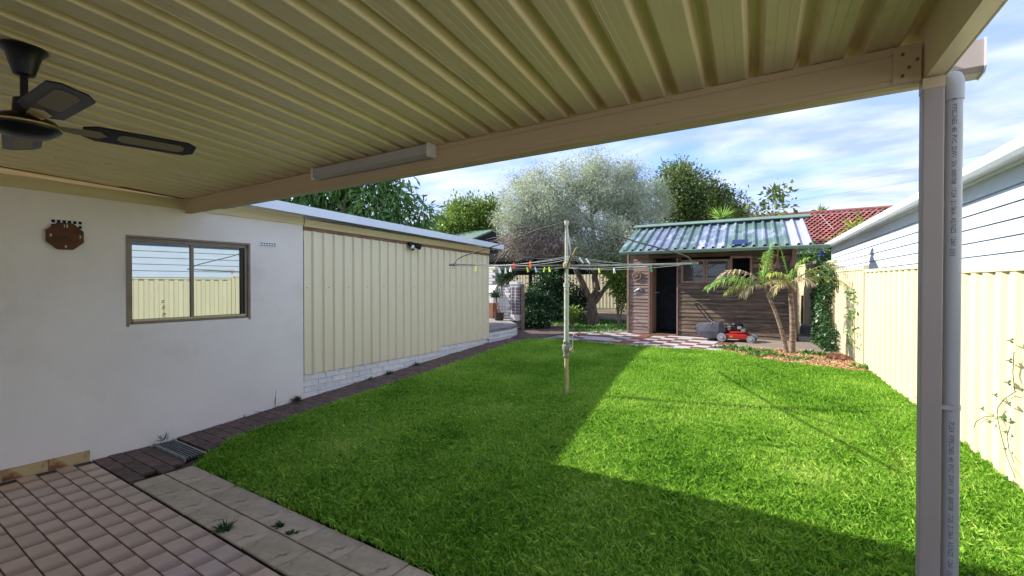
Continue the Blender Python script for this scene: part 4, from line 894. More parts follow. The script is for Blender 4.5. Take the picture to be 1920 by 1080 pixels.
obj('recoil_cover', MB().lathe([(.125, .31), (.125, .345), (.10, .375), (.03, .385)], mp_(0.0, 0, 0), 20), 'black', mw)
obj('fuel_tank', MB().box(mp_(-.13, -.17, .27), mp_(.02, -.12, .36)), 'black', mw, bev=.015); obj('fuel_cap', MB().lathe([(.025, .36), (.025, .38)], mp_(-.06, -.145, 0), 12), 'silver', mw)
obj('air_filter', MB().box(mp_(.03, -.18, .30), mp_(.12, -.12, .37)), 'wheelgrey', mw, bev=.01)
text_obj('lettering', 'GO', .05, 'pegyellow', mp_(-.10, -.2425, .125), (R(90), 0, 0), mw)
obj('chute_flap', MB().prism([mp_(-.29, -.2, .14), mp_(-.40, -.2, .22), mp_(-.38, -.2, .28), mp_(-.22, -.2, .22)], (0, .40, 0)), 'black', mw)
for sy in (-.20, .20): obj('handlebar', MB().tube([mp_(-.26, sy, .16), mp_(-.55, sy, .42), mp_(-.92, sy, .86), mp_(-.955, sy*.9, .88)], .0125, 8), 'black', mw)
obj('grip', MB().tube([mp_(-.955, -.18, .88), mp_(-.955, .18, .88)], .016, 8), 'black', mw)
obj('knob', MB().tube([mp_(-.55, -.23, .42), mp_(-.55, -.20, .42)], .018, 8), 'silver', mw)
obj('cord', MB().tube([mp_(-.05, -.05, .36), mp_(-.3, -.1, .33), mp_(-.60, -.17, .50), mp_(-.9, -.19, .84)], .004, 5), 'pegwhite', mw)
bgm = MB()
secs = [(-.24, .18, .10, .36), (-.38, .24, .03, .44), (-.58, .26, .0, .45), (-.80, .26, .04, .40), (-.90, .25, .16, .39), (-.92, .24, .20, .37)]
ringv = []
for (x, hw_, z0, z1) in secs:
    ringv.append([mp_(x, -hw_, z0+.05), mp_(x, -hw_*1.06, (z0+z1)/2), mp_(x, -hw_*.85, z1-.02), mp_(x, 0, z1+.01), mp_(x, hw_*.85, z1-.02), mp_(x, hw_*1.06, (z0+z1)/2), mp_(x, hw_, z0+.05), mp_(x, 0, z0)])
vs = [p for r_ in ringv for p in r_]; n = 8
fs = [(i*n+k_, i*n+(k_+1) % n, (i+1)*n+(k_+1) % n, (i+1)*n+k_) for i in range(len(secs)-1) for k_ in range(n)] + [tuple(range(n)), tuple(reversed(range((len(secs)-1)*n, len(secs)*n)))]
o = obj('grass_catcher', MB().add(vs, fs), 'bag', mw); md = o.modifiers.new('bev', 'BEVEL'); md.width = .02; md.segments = 3

# ================================================================== GARDEN BED WITH TWO PALMS
bv = [(-1.50, 9.98), (-1.50, 9.26), (-.95, 8.74), (-.5, 8.52), (0, 8.44), (.35, 8.40), (.60, 8.38), (.55, 8.80), (.36, 9.98)]
bed = tag(obj('garden_bed', MB().add([(x, y, g(y)+.035) for x, y in bv], [tuple(range(len(bv)))]), 'mulch'), kind='structure')
def in_bed(n):
    out = []
    while len(out) < n:
        x, y = random.uniform(-1.5, .6), random.uniform(8.4, 9.97)
        if y > lawn_far(x)+.06 and x < fence_x(y)-.05: out.append((x, y, g(y)+.037))
    return np.array(out)
P = in_bed(7500); D = rng.normal(size=P.shape); D[:, 2] = rng.uniform(-.05, .35, len(P)); V, F, t = leaves(P + [0, 0, .004], D, .05, .012)
tag(np_mesh('bark_chips', V, F, 'chip', None, t), 'loose orange bark chips spread over the garden bed', 'mulch', kind='stuff')
def rosette(mb_lists, c, n, L_, W_, up=.6):
    pts = np.repeat(np.array([c]), n, 0) + rng.normal(size=(n, 3))*[L_*.35, L_*.35, .004]; D = rng.normal(size=(n, 3)); D[:, 2] = np.abs(D[:, 2])*up + .15
    mb_lists.append(leaves(pts, D, L_, W_))
def merge(name, ll, m, parent=None):
    Vs, Fs, Ts = [], [], []; o_ = 0
    for V, F, T in ll: Vs.append(V); Fs.append(F + o_); Ts.append(T); o_ += len(V)
    return np_mesh(name, np.concatenate(Vs), np.concatenate(Fs), m, parent, np.concatenate(Ts))
ll = []
for x, y, z in in_bed(1):
    pass
for cx, cy, r_, n_ in ((-1.3, 9.6, .14, 24), (-1.0, 9.4, .16, 20), (-.75, 9.15, .12, 8), (-.05, 9.6, .16, 16), (-.3, 8.95, .12, 6), (.5, 8.55, .08, 6), (-.95, 9.0, .12, 8)):
    for _ in range(n_): rosette(ll, (cx + random.gauss(0, r_), cy + random.gauss(0, r_*.7), g(cy)+.05), 7, .075, .035)
tag(merge('bed_weeds', ll, 'weed'), 'patchy green weeds growing through the bark of the garden bed', 'weeds', kind='stuff')
tag(obj('edging_timber', MB().tube([(-.15, 8.42, g(8.4)+.03), (.25, 8.37, g(8.4)+.035), (.60, 8.35, g(8.4)+.03)], .022, 6), 'terra'), 'rusty brown edging strip at the right front of the garden bed', 'edging')
for i, (x, y, sx_) in enumerate(((.20, 9.35, .14), (.30, 9.28, .10))):
    o = obj('rock', MB().lathe([(sx_*.7, 0), (sx_, .03), (sx_*.8, .07), (sx_*.3, .09)], (x, y, g(y)+.03), 9), 'terra'); tag(o, ['larger', 'smaller'][i] + ' dark red rock lying beside the deck corner near the fence', 'rock')

def frond(name, base, d0, length, arch, leaf, m, parent, n=40, wd=.012, dead_tip=0, tw=0.):
    """arching midrib with two rows of drooping leaflets"""
    b = Vector(base); d = Vector(d0).normalized(); pts = []; p = b.copy(); seg = length/14
    for i in range(15):
        pts.append(p.copy()); d = (d + Vector((0, 0, -arch/14*(.4+i/9)))).normalized(); p = p + d*seg
    mb = MB().tube(pts, [.010*(1-i/16)+.002 for i in range(15)], 5); Vv, Ff, Tt = list(mb.v), [], []
    rib = obj(name, mb, m, parent)
    Ps, Ds, Ls = [], [], []
    V, F, T = [], [], []
    for i in range(n):
        t = .12 + .88*i/(n-1); k_ = min(int(t*14), 13); f_ = t*14-k_; q_ = pts[k_].lerp(pts[k_+1], f_); tan = (pts[k_+1]-pts[k_]).normalized(); side = tan.cross(Vector((0, 0, 1)))
        if side.length < .1: side = tan.orthogonal()
        side.normalize(); upn = side.cross(tan)
        LL = leaf * math.sin(math.pi*min(1, .18+t*.80))**.6 * random.uniform(.6, 1.25)
        if random.random() < .12: continue
        for sg in (-1, 1):
            dd = (side*sg*random.uniform(.5, .9) + tan*(.75+.5*t) + upn*random.uniform(-.25, .35)).normalized(); wv = tan.cross(dd).cross(dd).normalized()*wd*.5
            a = q_; b1 = a + dd*LL*.5 + Vector((0, 0, -.10*LL)); dd2 = (dd + Vector((random.uniform(-.15, .15), random.uniform(-.15, .15), -random.uniform(.7, 2.2)))).normalized(); c1 = b1 + dd2*LL*.5
            o_ = len(V); V += [tuple(a), tuple(b1+wv), tuple(c1), tuple(b1-wv)]; F.append((o_, o_+1, o_+2, o_+3)); T += [random.random()]*4
    lf = np_mesh('leaflets', np.array(V), np.array(F), m, rib, T); lf['kind'] = 'stuff'
    return rib
def palm(label, foot, top, r0, r1, fr, bend=.05):
    foot, top = Vector(foot), Vector(top); t = thing('palm_tree', label, 'palm', foot, 'palms in the garden bed')
    pts = [foot.lerp(top, i/16) + Vector((math.sin(i/16*math.pi)*bend, 0, 0)) for i in range(17)]
    mb = MB(); mb.tube(pts, [r0 + (r1-r0)*i/16 for i in range(17)], 10)
    for i in range(1, 60): 
        f_ = i/60*16; k_ = int(f_); p = pts[k_].lerp(pts[min(k_+1, 16)], f_-k_); r_ = (r0 + (r1-r0)*i/60)*1.10; dd = (top-foot).normalized(); mb.tube([p - dd*.005, p + dd*.006], [r_, r_*.9], 9)
    obj('trunk', mb, 'barkpalm', t, autos=60)
    for (dr_, L_, arch, leaf, m) in fr: frond('frond', top + Vector((0, 0, random.uniform(-.05, .05))), dr_, L_, arch, leaf, m, t)
    return t
b1, t1 = atz(1477, 668, .46), atd(1431, 535, 8.25); b2, t2 = atz(1486, 667, .46), atd(1481, 536, 8.1)
def dv(r, f, z): v = rt*r + fw*f; return (v.x, v.y, z)
palm('leaning palm with thinner trunk and dry drooping fronds, left of the pair', b1, t1 + Vector((0, 0, .0)), .042, .020,
     [(dv(-1, -.15, .55), 1.15, 1.15, .36, 'frondgreen'), (dv(-1, -.1, .15), .75, .9, .30, 'frond'), (dv(-.95, .1, .95), .85, 1.5, .38, 'deadfrond'), (dv(.06, 0, 1), .62, .10, .30, 'frondgreen'), (dv(.25, .1, 1), .75, .22, .22, 'frondgreen'),
      (dv(-.8, -.3, .4), .55, 1.7, .28, 'deadfrond'), (dv(.5, -.4, .5), .55, 1.6, .30, 'deadfrond'), (dv(.9, .1, .45), .6, 1.2, .26, 'frond'), (dv(-.9, 0, .55), 1.0, 1.25, .33, 'frondgreen')])
palm('upright palm with thicker trunk and a long arching green frond, right of the pair', b2, t2, .048, .034,
     [(dv(1, -.1, 1.1), 1.30, 1.75, .46, 'frond'), (dv(.95, -.2, .50), 1.05, 1.35, .26, 'frond'), (dv(-.6, -.2, .8), .55, 1.4, .26, 'frond'), (dv(-.25, 0, 1), .75, .2, .10, 'frondgreen'), (dv(.2, -.7, .5), .5, 1.5, .25, 'deadfrond'), (dv(-.3, .6, .6), .5, 1.3, .25, 'deadfrond'),
      (dv(-.9, -.2, .2), .45, 1.9, .24, 'deadfrond'), (dv(.1, -.3, .9), .6, 1.3, .24, 'frondgreen')], bend=.02)

# ================================================================== BRICK BARBECUE TERRACE behind the annex
ter = thing('brick_terrace', 'raised concrete terrace with a flaking white brick front beyond the annex', 'terrace', (-7, 9.5, .5))
tz = .735
out_ = [(WX-.0, 8.262), (-6.06, 8.9), (-6.10, 9.35), (-6.22, 9.70), (-6.50, 10.05), (-7.0, 10.55)]
top_ = out_ + [(-7.0, 11.6), (-10.4, 11.6), (-10.4, 8.262)]
obj('slab', MB().prism([(x, y, tz-.05) for x, y in top_], (0, 0, .05)), 'concrete', ter)
obj('core', MB().prism([(x-.06, y, .40) for x, y in top_], (0, 0, tz-.052-.40)), 'mortarwhite', ter)
def seg_bricks(pts, z0, nc, m, parent, mesh_=None, ch=.083):
    mesh_ = mesh_ or bk
    for c_ in range(nc):
        for (a, b) in zip(pts[:-1], pts[1:]):
            a_, b_ = Vector((*a, 0)), Vector((*b, 0)); L_ = (b_-a_).length; n_ = max(1, round(L_/.236)); ang = math.atan2(b_.y-a_.y, b_.x-a_.x) - R(90); nn = Vector((-(b_-a_).normalized().y, (b_-a_).normalized().x, 0))
            for i in range(n_):
                p = a_.lerp(b_, (i+.5)/n_) + nn*.048; inst('brick', mesh_, parent, (p.x, p.y, z0 + c_*ch), (0, 0, ang), (1, L_/n_/.236, 1))
seg_bricks(out_, .43, 3, 'whitebrick', ter)
pl = thing('brick_pillar', 'square brick pillar with peeling white and purple paint on the terrace', 'pillar', (-7.0, 10.75, tz))
pxl, pxr = atd(954.5, 600, 12.8).x, atd(973, 600, 12.8).x
pcx, pcy = -6.96, 10.80
obj('mortar', MB().box((pcx-.115, pcy-.105, tz), (pcx+.115, pcy+.105, 1.70)), 'mortarwhite', pl)
hb = boxmesh('brick', .115, .11, .074, 'purplebrick', .006); hw2 = boxmesh('brick', .115, .11, .074, 'whitebrick', .006)
for c_ in range(12):
    for ix in (-.061, .061):
        for iy in (-.058, .058):
            inst('brick', hw2 if (c_ > 10 or c_ < 2) else hb, pl, (pcx+ix, pcy+iy, tz+.002+c_*.083), (0, 0, random.uniform(-.02, .02)))
obj('cap', MB().box((pcx-.135, pcy-.13, 1.71), (pcx+.135, pcy+.13, 1.79)), 'whitebrick', pl, bev=.006)
gp_ = Vector((pcx+.20, pcy+.02, 0)); tag(obj('timber_post', MB().box((gp_.x-.035, gp_.y-.04, .45), (gp_.x+.035, gp_.y+.04, 1.72)), 'boardpale'), 'grey timber gate post right of the peeling brick pillar', 'post')
bb = thing('brick_barbecue', 'white brick barbecue fireplace with chimney and terracotta base', 'barbecue', (-8, 11, tz))
def bpx(u, v): return aty(u, v, 11.25)
L0, L1, L2 = bpx(900, 560), bpx(935, 560), bpx(956, 560)
obj('chimney', MB().box((L0.x, 11.25, 1.72), (L1.x-.02, 11.65, 2.24)), 'mortarwhite', bb)
for c_ in range(6):
    for i in range(3):
        x = L0.x + .15 + i*.238 + (.1 if c_ % 2 else 0)
        if x < L1.x-.08: inst('brick', bk, bb, (x, 11.235, 1.73 + c_*.083), (0, 0, R(90)))
obj('wall', MB().box((L1.x-.02, 11.27, tz), (-7.40, 11.4, 1.70)), 'mortarwhite', bb)
for c_ in range(11):
    for i in range(4):
        x = L1.x + .12 + i*.238 - (.1 if c_ % 2 else 0)
        if x < -7.48: inst('brick', bk, bb, (x, 11.262, tz+.01 + c_*.083), (0, 0, R(90)))
obj('base', MB().box((L0.x, 11.0, tz), (L1.x-.03, 11.5, 1.18)), 'terra', bb); obj('firebox', MB().box((L0.x, 11.15, 1.18), (L1.x-.25, 11.249, 1.50)), 'dark', bb)
obj('hood', MB().prism([(L0.x, 11.0, 1.48), (L0.x, 11.25, 1.74), (L0.x, 11.5, 1.74), (L0.x, 11.5, 1.48)], (L1.x-.03-L0.x, 0, 0)), 'whitebrick', bb); obj('jamb', MB().box((L1.x-.25, 11.02, 1.18), (L1.x-.03, 11.24, 1.48)), 'whitebrick', bb)
ppos = Vector((-7.35, 10.55, tz)); pp_ = thing('potted_plant', 'spiky grey-green succulent on a bent stem in a dark pot on the terrace', 'potted plant', ppos)
obj('pot', MB().lathe([(.10, 0), (.125, .03), (.135, .20), (.145, .22), (.12, .22), (.11, .19)], ppos, 18), 'pot', pp_, autos=40)
hd = ppos + Vector((-.10, 0, .62)); obj('stem', MB().tube([ppos + Vector((0, 0, .18)), ppos + Vector((-.02, 0, .35)), ppos + Vector((-.09, 0, .48)), hd], [.028, .022, .02, .022], 8), 'bark', pp_)
n = 70; D = rng.normal(size=(n, 3)); D[:, 2] = np.abs(D[:, 2])*.8+.1; V, F, t = leaves(np.repeat(np.array([hd]), n, 0), D, .26, .035); np_mesh('leaves', V, F, 'shrub', pp_, t)['kind'] = 'stuff'

# shade shelter in the dark back corner
sh = thing('shade_shelter', 'dark shade shelter with a green roof edge and a braced post behind the terrace', 'shelter', (-10, 16, .5))
obj('roof', MB().prism([(-16.5, 13.0, 3.05), (-16.5, 15.5, 3.92), (-16.5, 18.2, 3.05), (-16.5, 18.2, 2.99), (-16.5, 15.5, 3.86), (-16.5, 13.0, 2.99)], (5.4, 0, 0)), 'gutgreen', sh)
obj('gable', MB().prism([(-11.12, 13.1, 2.98), (-11.12, 15.5, 3.84), (-11.12, 18.1, 2.98)], (.02, 0, 0)), 'shade', sh)
obj('shadecloth', MB().box((-16.5, 18.3, 2.12), (-6.2, 18.34, 3.05)).box((-16.4, 13.0, 2.55), (-11.14, 13.03, 2.98)).box((-11.0, 13.6, 2.62), (-7.0, 13.63, 2.93)), 'shade', sh)
obj('flat_canopy', MB().box((-11.08, 13.55, 2.94), (-6.6, 18.28, 2.98)), 'shade', sh)
po = atd(995, 560, 17.5); 
obj('post', MB().tube([(po.x, po.y, .4), (po.x, po.y, 2.76)], .07, 8), 'shade', sh)
for s_ in (-1, 1): obj('brace', MB().tube([(po.x, po.y, 2.1), (po.x + s_*.55, po.y, 2.74)], .04, 6), 'shade', sh)

# ================================================================== TREES AND SHRUBS
def wp(u, v, d): return atd(u, v, d)
ol = wp(1112, 600, 14.9); ol.z = .45
olive = thing('olive_tree', 'big silvery olive tree with a forked trunk left of the shed', 'tree', ol)
DD = 15.0
fk = wp(1108, 562, DD); f2_ = wp(1120, 545, DD)
tm = MB(); tm.tube([ol, ol + Vector((.0, 0, .25)), fk, f2_], [.24, .17, .135, .11], 12)
tips = [(1080, 512), (1098, 505), (1122, 495), (1165, 500)]
b0 = wp(1103, 555, DD); tm.tube([fk, b0, wp(1092, 530, DD), wp(1075, 495, DD-.3), wp(1040, 440, DD-.5)], [.12, .105, .095, .075, .04], 9)
tm.tube([f2_, wp(1115, 520, DD), wp(1120, 485, DD), wp(1110, 420, DD), wp(1105, 350, DD)], [.11, .10, .08, .055, .03], 9)
tm.tube([wp(1116, 568, DD), wp(1135, 540, DD-.1), wp(1158, 508, DD-.2), wp(1185, 450, DD-.3), wp(1200, 390, DD-.2)], [.08, .065, .06, .04, .02], 9)
tm.tube([wp(1110, 420, DD), wp(1070, 380, DD), wp(1020, 345, DD)], [.05, .035, .015], 6); tm.tube([wp(1112, 400, DD), wp(1160, 360, DD+.3), wp(1195, 330, DD+.3)], [.05, .03, .012], 6)
tm.tube([wp(1040, 440, DD-.5), wp(1000, 410, DD-.6), wp(965, 400, DD-.6)], [.05, .03, .012], 6)
obj('trunk', tm, 'bark', olive, autos=60)
def B(u, v, d, ru, rv, rd=None): c_ = wp(u, v, d); k_ = d/FPX; return ((c_.x, c_.y, c_.z), (ru*k_, (rd or ru)*k_*.9, rv*k_))
obl = [B(1000, 395, DD-.4, 70, 62), B(975, 430, DD-.6, 48, 45), B(1060, 375, DD, 75, 65), B(1110, 335, DD, 55, 50), B(1118, 300, DD, 20, 26), B(1150, 370, DD, 70, 62), B(1195, 375, DD+.2, 55, 60), B(1190, 430, DD-.2, 55, 45), B(1205, 450, DD-2.2, 26, 16), B(1140, 475, DD-.9, 48, 28), B(1185, 468, DD-1., 36, 24), B(1092, 468, DD-.8, 32, 22), B(1150, 440, DD-1., 40, 30), B(1130, 450, DD-.7, 50, 45), B(1140, 480, DD-.7, 42, 22), B(1170, 325, DD+.2, 30, 22), B(990, 345, DD, 40, 25), B(1060, 430, DD-.2, 60, 35), B(955, 375, DD-.3, 16, 26), B(1010, 330, DD, 14, 24), B(1122, 288, DD, 12, 18), B(1085, 300, DD, 10, 16), B(1185, 318, DD, 14, 22), B(1232, 350, DD+.2, 14, 24), B(1240, 395, DD, 16, 26), B(1215, 322, DD+.3, 8, 16), B(1050, 320, DD, 12, 16), B(1180, 475, DD-.6, 26, 14), B(935, 415, DD-.5, 14, 22)]
cc = foliage('crown', obl, 1750, 60, .115, .085, .021, 'olive', olive, inner=.12)
tw = MB()
for c_ in cc[::9]:
    c_ = Vector(c_); a_ = c_.lerp(Vector(wp(1110, 450, DD)), .28); tw.tube(curve_pts(a_, c_, -.05, 3, .05), [.014, .011, .008, .004], 4)
o = obj('twigs', tw, 'bark', olive); o['kind'] = 'stuff'
dt = MB(); Vt = []
for i in range(1900):
    u, v = random.gauss(1005, 32), random.gauss(453, 15); 
    if u > 1062 or u < 940 or v > 480: continue
    p = wp(u, v, DD-.9 + random.uniform(-.5, .5)); q_ = p + Vector((random.gauss(-.12, .2), random.gauss(0, .15), random.gauss(-.12, .13))); m_ = p.lerp(q_, .5) + Vector((0, 0, .04))
    dt.tube([p, m_, q_], [.010, .007, .003], 3, cap=False)
o = obj('dead_twigs', dt, 'twig', olive); o['kind'] = 'stuff'
# mango-like tree behind the annex
def simple_tree(name, label, cat, u, v, d, zb, blobs, ncl, per, spread, L_, W_, m, inner=.3, droop=0., r0=.16, group=None):
    c_ = wp(u, v, d); base_ = Vector((c_.x, c_.y, zb)); t = thing(name, label, cat, base_, group); mb = MB(); top_p = Vector((c_.x, c_.y, c_.z)); mb.tube(curve_pts(base_, top_p, 0, 5, .04), [r0*(1-.1*i) for i in range(6)], 8)
    for b in blobs: mb.tube(curve_pts(top_p - Vector((0, 0, .3)), b[0], -.1, 5, .10), [r0*.5, r0*.4, r0*.3, r0*.22, r0*.16, r0*.08], 6)
    obj('trunk', mb, 'bark', t, autos=60); cs = foliage('crown', blobs, ncl, per, spread, L_, W_, m, t, inner, droop)
    tw = MB()
    for c1 in cs[::7]:
        c1 = Vector(c1); bb_ = min((Vector(b[0]) for b in blobs), key=lambda q: (q-c1).length); tw.tube([bb_, bb_.lerp(c1, .5) + Vector((0, 0, .06)), c1], [.02, .014, .006], 4, cap=False)
    o = obj('twigs', tw, 'bark', t); o['kind'] = 'stuff'; return t
D1 = 12.5
simple_tree('mango_tree', 'dark green tree with long hanging leaves behind the annex roof', 'tree', 655, 410, D1, .3,
  [B(560, 350, D1, 60, 50), B(620, 350, D1, 55, 45), B(690, 345, D1, 55, 45), B(700, 395, D1-.3, 45, 40), B(745, 370, D1, 38, 40), B(750, 420, D1, 50, 28), B(790, 400, D1, 24, 24), B(640, 400, D1+.4, 40, 32), B(755, 345, D1, 24, 18), B(520, 320, D1, 60, 60), B(640, 300, D1, 70, 50)],
  300, 22, .15, .26, .065, 'mango', inner=.35, droop=1.0, r0=.14)
D2 = 21
simple_tree('light_green_tree', 'rounded light green tree between the annex and the olive tree', 'tree', 870, 470, D2, .3,
  [B(870, 425, D2, 50, 38), B(845, 440, D2-.5, 45, 30), B(895, 410, D2, 32, 28), B(910, 440, D2, 30, 30), B(870, 392, D2, 26, 20), B(925, 400, D2, 20, 24), B(820, 450, D2, 30, 22)],
  420, 40, .20, .16, .07, 'lime', inner=.35, r0=.14)
D3 = 20
simple_tree('bushy_tree', 'dense dark green tree rising behind the shed roof beside the olive', 'tree', 1290, 470, D3, .4,
  [B(1265, 350, D3, 40, 42), B(1290, 375, D3-.4, 45, 48), B(1262, 400, D3-.6, 36, 28), B(1330, 385, D3, 42, 38), B(1370, 392, D3+.3, 30, 28), B(1310, 340, D3, 24, 20), B(1345, 365, D3, 24, 20), B(1275, 325, D3, 22, 18), B(1390, 402, D3, 14, 14), B(1330, 410, D3-.5, 50, 22)],
  560, 40, .17, .13, .06, 'darkleaf', inner=.3, r0=.16)
D4 = 17.5
simple_tree('sapling', 'thin sapling with few large round leaves above the shed ridge', 'tree', 1455, 440, D4, .4,
  [B(1455, 375, D4, 22, 24), B(1470, 388, D4, 16, 14), B(1420, 395, D4, 14, 12), B(1435, 408, D4, 22, 8), B(1455, 360, D4, 12, 10)], 60, 5, .12, .20, .11, 'darkleaf', inner=.5, r0=.035)
# small cordyline tops
def spiky(name, label, u, v, d, n, L_, W_, m, zb=.5, cat='plant', heads=((0, 0),)):
    p = wp(u, v, d); t = thing(name, label, cat, (p.x, p.y, zb)); lls = []
    for hx_, hz_ in heads:
        h = Vector((p.x + rt.x*hx_, p.y + rt.y*hx_, p.z + hz_)); obj('stem', MB().tube([(p.x, p.y, zb), h], [.06, .035], 6), 'bark', t)
        Dn = rng.normal(size=(n, 3)); Dn[:, 2] = Dn[:, 2]*.5 + .45; lls.append(leaves(np.repeat(np.array([h]), n, 0), Dn, L_, W_))
    merge('leaves', lls, m, t)['kind'] = 'stuff'; return t
spiky('cordyline', 'spiky pale green cordyline poking above the middle of the shed ridge', 1352, 408, 17.5, 60, .55, .05, 'frondgreen')
spiky('yucca', "yellow-green yucca clump against the red tiled roof behind the neighbour's gutter", 1598, 438, 17.0, 46, .55, .05, 'frond', heads=((-.45, -.35), (-.1, -.12), (.15, .15), (.42, .25)))
spiky('cordyline', 'tiny spiky treetop above the red tile ridge', 1536, 397, 30, 26, .55, .09, 'darkleaf', zb=3)
# shrubs in the shaded garden
def shrub(label, u, v, d, blobs, ncl, per, L_, W_, m, spread=.11, group='shrubs in the shaded garden'):
    c_ = wp(u, v, d); t = thing('shrub', label, 'shrub', (c_.x, c_.y, .48), group); mb = MB()
    for b in blobs: mb.tube([(c_.x, c_.y, .48), b[0]], [.03, .012], 5)
    obj('stems', mb, 'bark', t); foliage('foliage', blobs, ncl, per, spread, L_, W_, m, t, inner=.2, droop=.3)
shrub('dense low leafy shrub beside the grey timber post', 1005, 600, 13.2, [B(1003, 590, 13.2, 26, 24), B(1020, 575, 13.6, 22, 20), B(998, 572, 13.5, 18, 18)], 170, 26, .10, .05, 'shrub', .08)
shrub('tall dark shrub behind the hoist mast', 1035, 600, 15.2, [B(1030, 545, 15.2, 26, 38), B(1045, 575, 15, 26, 30), B(1060, 555, 15.4, 22, 34), B(1012, 552, 15.6, 22, 28), B(1035, 515, 15.6, 20, 22)], 330, 26, .10, .045, 'shrub', .10)
shrub('dark shrub left of the olive trunk', 1080, 600, 15.6, [B(1075, 580, 15.6, 22, 22), B(1088, 560, 16, 16, 22)], 120, 24, .09, .04, 'shrub', .09)
shrub('sunlit yellowish shrub between the olive tree and the shed', 1160, 600, 13.4, [B(1160, 530, 13.6, 16, 24), B(1152, 505, 13.8, 18, 16), B(1170, 555, 13.4, 10, 20)], 120, 18, .12, .05, 'lime', .10)
shrub('small bright weed bush right of the hoist mast', 1072, 605, 13.4, [B(1075, 590, 13.4, 14, 12)], 26, 14, .08, .045, 'lime', .07)
shrub('dark vine mound on top of the brick wall by the chimney', 952, 520, 13.6, [B(950, 515, 13.6, 15, 10), B(938, 526, 13.6, 10, 6)], 70, 18, .08, .03, 'shrub', .06)
# ground weeds and leaf litter under the olive
n = 5200; X = rng.uniform(-8.3, -3.9, n); Y = rng.uniform(11.0, 15.2, n); X = X - (Y-11)*.25
keep = (X < -4.35 - 0*(Y)) & ~((X > -8.2) & (Y < 12.3) & (X < -5.6)) ; X, Y = X[keep], Y[keep]
dens = np.sin(X*1.9)*np.sin(Y*2.3) + rng.normal(size=len(X))*.5 > -.3; X, Y = X[dens], Y[dens]
P = np.stack([X, Y, np.full(len(X), .46)], 1); P = np.repeat(P, 5, 0) + rng.normal(size=(len(P)*5, 3))*[.04, .04, .01]; Dn = rng.normal(size=P.shape); Dn[:, 2] = np.abs(Dn[:, 2])+.3
V, F, t = leaves(P, Dn, .09, .03); tag(np_mesh('garden_weeds', V, F, 'weed', None, t), 'low green weeds covering the ground round the olive trunk', 'weeds', kind='stuff')
for y0, y1, x0, x1, L0_ in ((12.2, 12.8, -7, -4.2, 'pale mulch strip'),): tag(obj('mulch_strip', MB().add([(-6.3, 11.8, .4505), (-4.25, 11.75, .4505), (-4.3, 12.35, .4505), (-6.6, 12.5, .4505)], [(0, 1, 2, 3)]), 'mulch'), kind='structure')
# ivy on the far part of the right fence
iv = thing('fence_ivy', 'dark ivy climbing the shaded end of the steel fence beside the shed', 'ivy', fp(11, .05, .5))
n = 5200; yy = rng.uniform(10.15, 11.75, n); zz = .5 + 1.65*rng.random(n)**1.1; ok = (zz < 2.05 + .1*np.sin(yy*9)) & ((yy > 10.45 + .25*np.sin(zz*6)) | (zz < .9)) & ((yy < 11.7) | (np.sin(zz*7+yy*3) > .2)); yy, zz = yy[ok], zz[ok]
off = .04 + .16*rng.random(len(yy)); P = np.stack([2.1-.1764*yy + FN.x*off, yy + FN.y*off, zz], 1); Dn = rng.normal(size=P.shape)*.7 + np.array([[FN.x, FN.y, -.4]]); V, F, t = leaves(P, Dn, .06, .045); np_mesh('foliage', V, F, 'ivy', iv, t)['kind'] = 'stuff'
mb = MB()
for i in range(10): y = 10.5 + i*.17; mb.tube([tuple(fp(y, .05, .5)), tuple(fp(y+.1*math.sin(i), .06, 1.2)), tuple(fp(y+.15*math.cos(i), .05, 1.95))], .008, 5)
obj('stems', mb, 'bark', iv)
vn = thing('fence_vine', 'thin vine with a few lobed leaves climbing the near cream fence', 'vine', fp(4.9, .03, .25))
def vpt(u, v): # on the fence plane
    r = ray(u, v); t = 2.1/(r[0] + .1764*r[1]); return Vector((r[0]*t, r[1]*t, CAMH + r[2]*t)) + FN*.05
st = MB(); 
for pl_ in ([(1925, 900), (1908, 860), (1893, 805), (1888, 780), (1890, 765), (1902, 750), (1925, 735)], [(1908, 786), (1886, 784), (1865, 783), (1848, 792), (1843, 805)], [(1922, 735), (1918, 700), (1920, 660)], [(1922, 870), (1912, 845), (1908, 820), (1914, 800)]): st.tube([vpt(*p) for p in pl_], .0028, 5)
obj('stems', st, 'weeddark', vn)
for (u, v, s_) in ((1892, 743, .05), (1866, 769, .05), (1880, 794, .035), (1910, 787, .085), (1918, 720, .07), (1920, 678, .06), (1912, 813, .035), (1912, 845, .02), (1915, 901, .05), (1919, 760, .05), (1922, 640, .06)):
    c_ = vpt(u, v) + FN*.02; s_ *= .72
    lb = MB(); k_ = 10; ring = [c_ + FDIR*(s_*(.6+.4*math.cos(5*a))*math.cos(a)) + Vector((0, 0, 1))*(s_*.5*(.6+.4*math.cos(5*a))*math.sin(a)) + FN*(.012*math.cos(2*a)) for a in [2*math.pi*i/20 for i in range(20)]]
    lb.add([tuple(c_ + FN*.012)] + [tuple(p) for p in ring], [(0, i+1, (i+1) % 20+1) for i in range(20)]); obj('leaf', lb, 'weed', vn, solid=.0012)
sm = thing('fence_climber', 'small wilted climber hanging on the lit fence near the garden bed', 'vine', fp(9.2, .04, .5))
n = 110; yy = rng.normal(9.15, .13, n); zz = rng.uniform(.75, 1.65, n); off = .03 + .07*rng.random(n); P = np.stack([2.1-.1764*yy + FN.x*off, yy + FN.y*off, zz], 1); V, F, t = leaves(P, rng.normal(size=P.shape) + [[FN.x, FN.y, -.5]], .06, .035); np_mesh('foliage', V, F, 'weed', sm, t)['kind'] = 'stuff'
obj('stem', MB().tube([fp(9.2, .04, .45), fp(9.15, .05, 1.0), fp(9.2, .05, 1.65)], .005, 5), 'bark', sm)
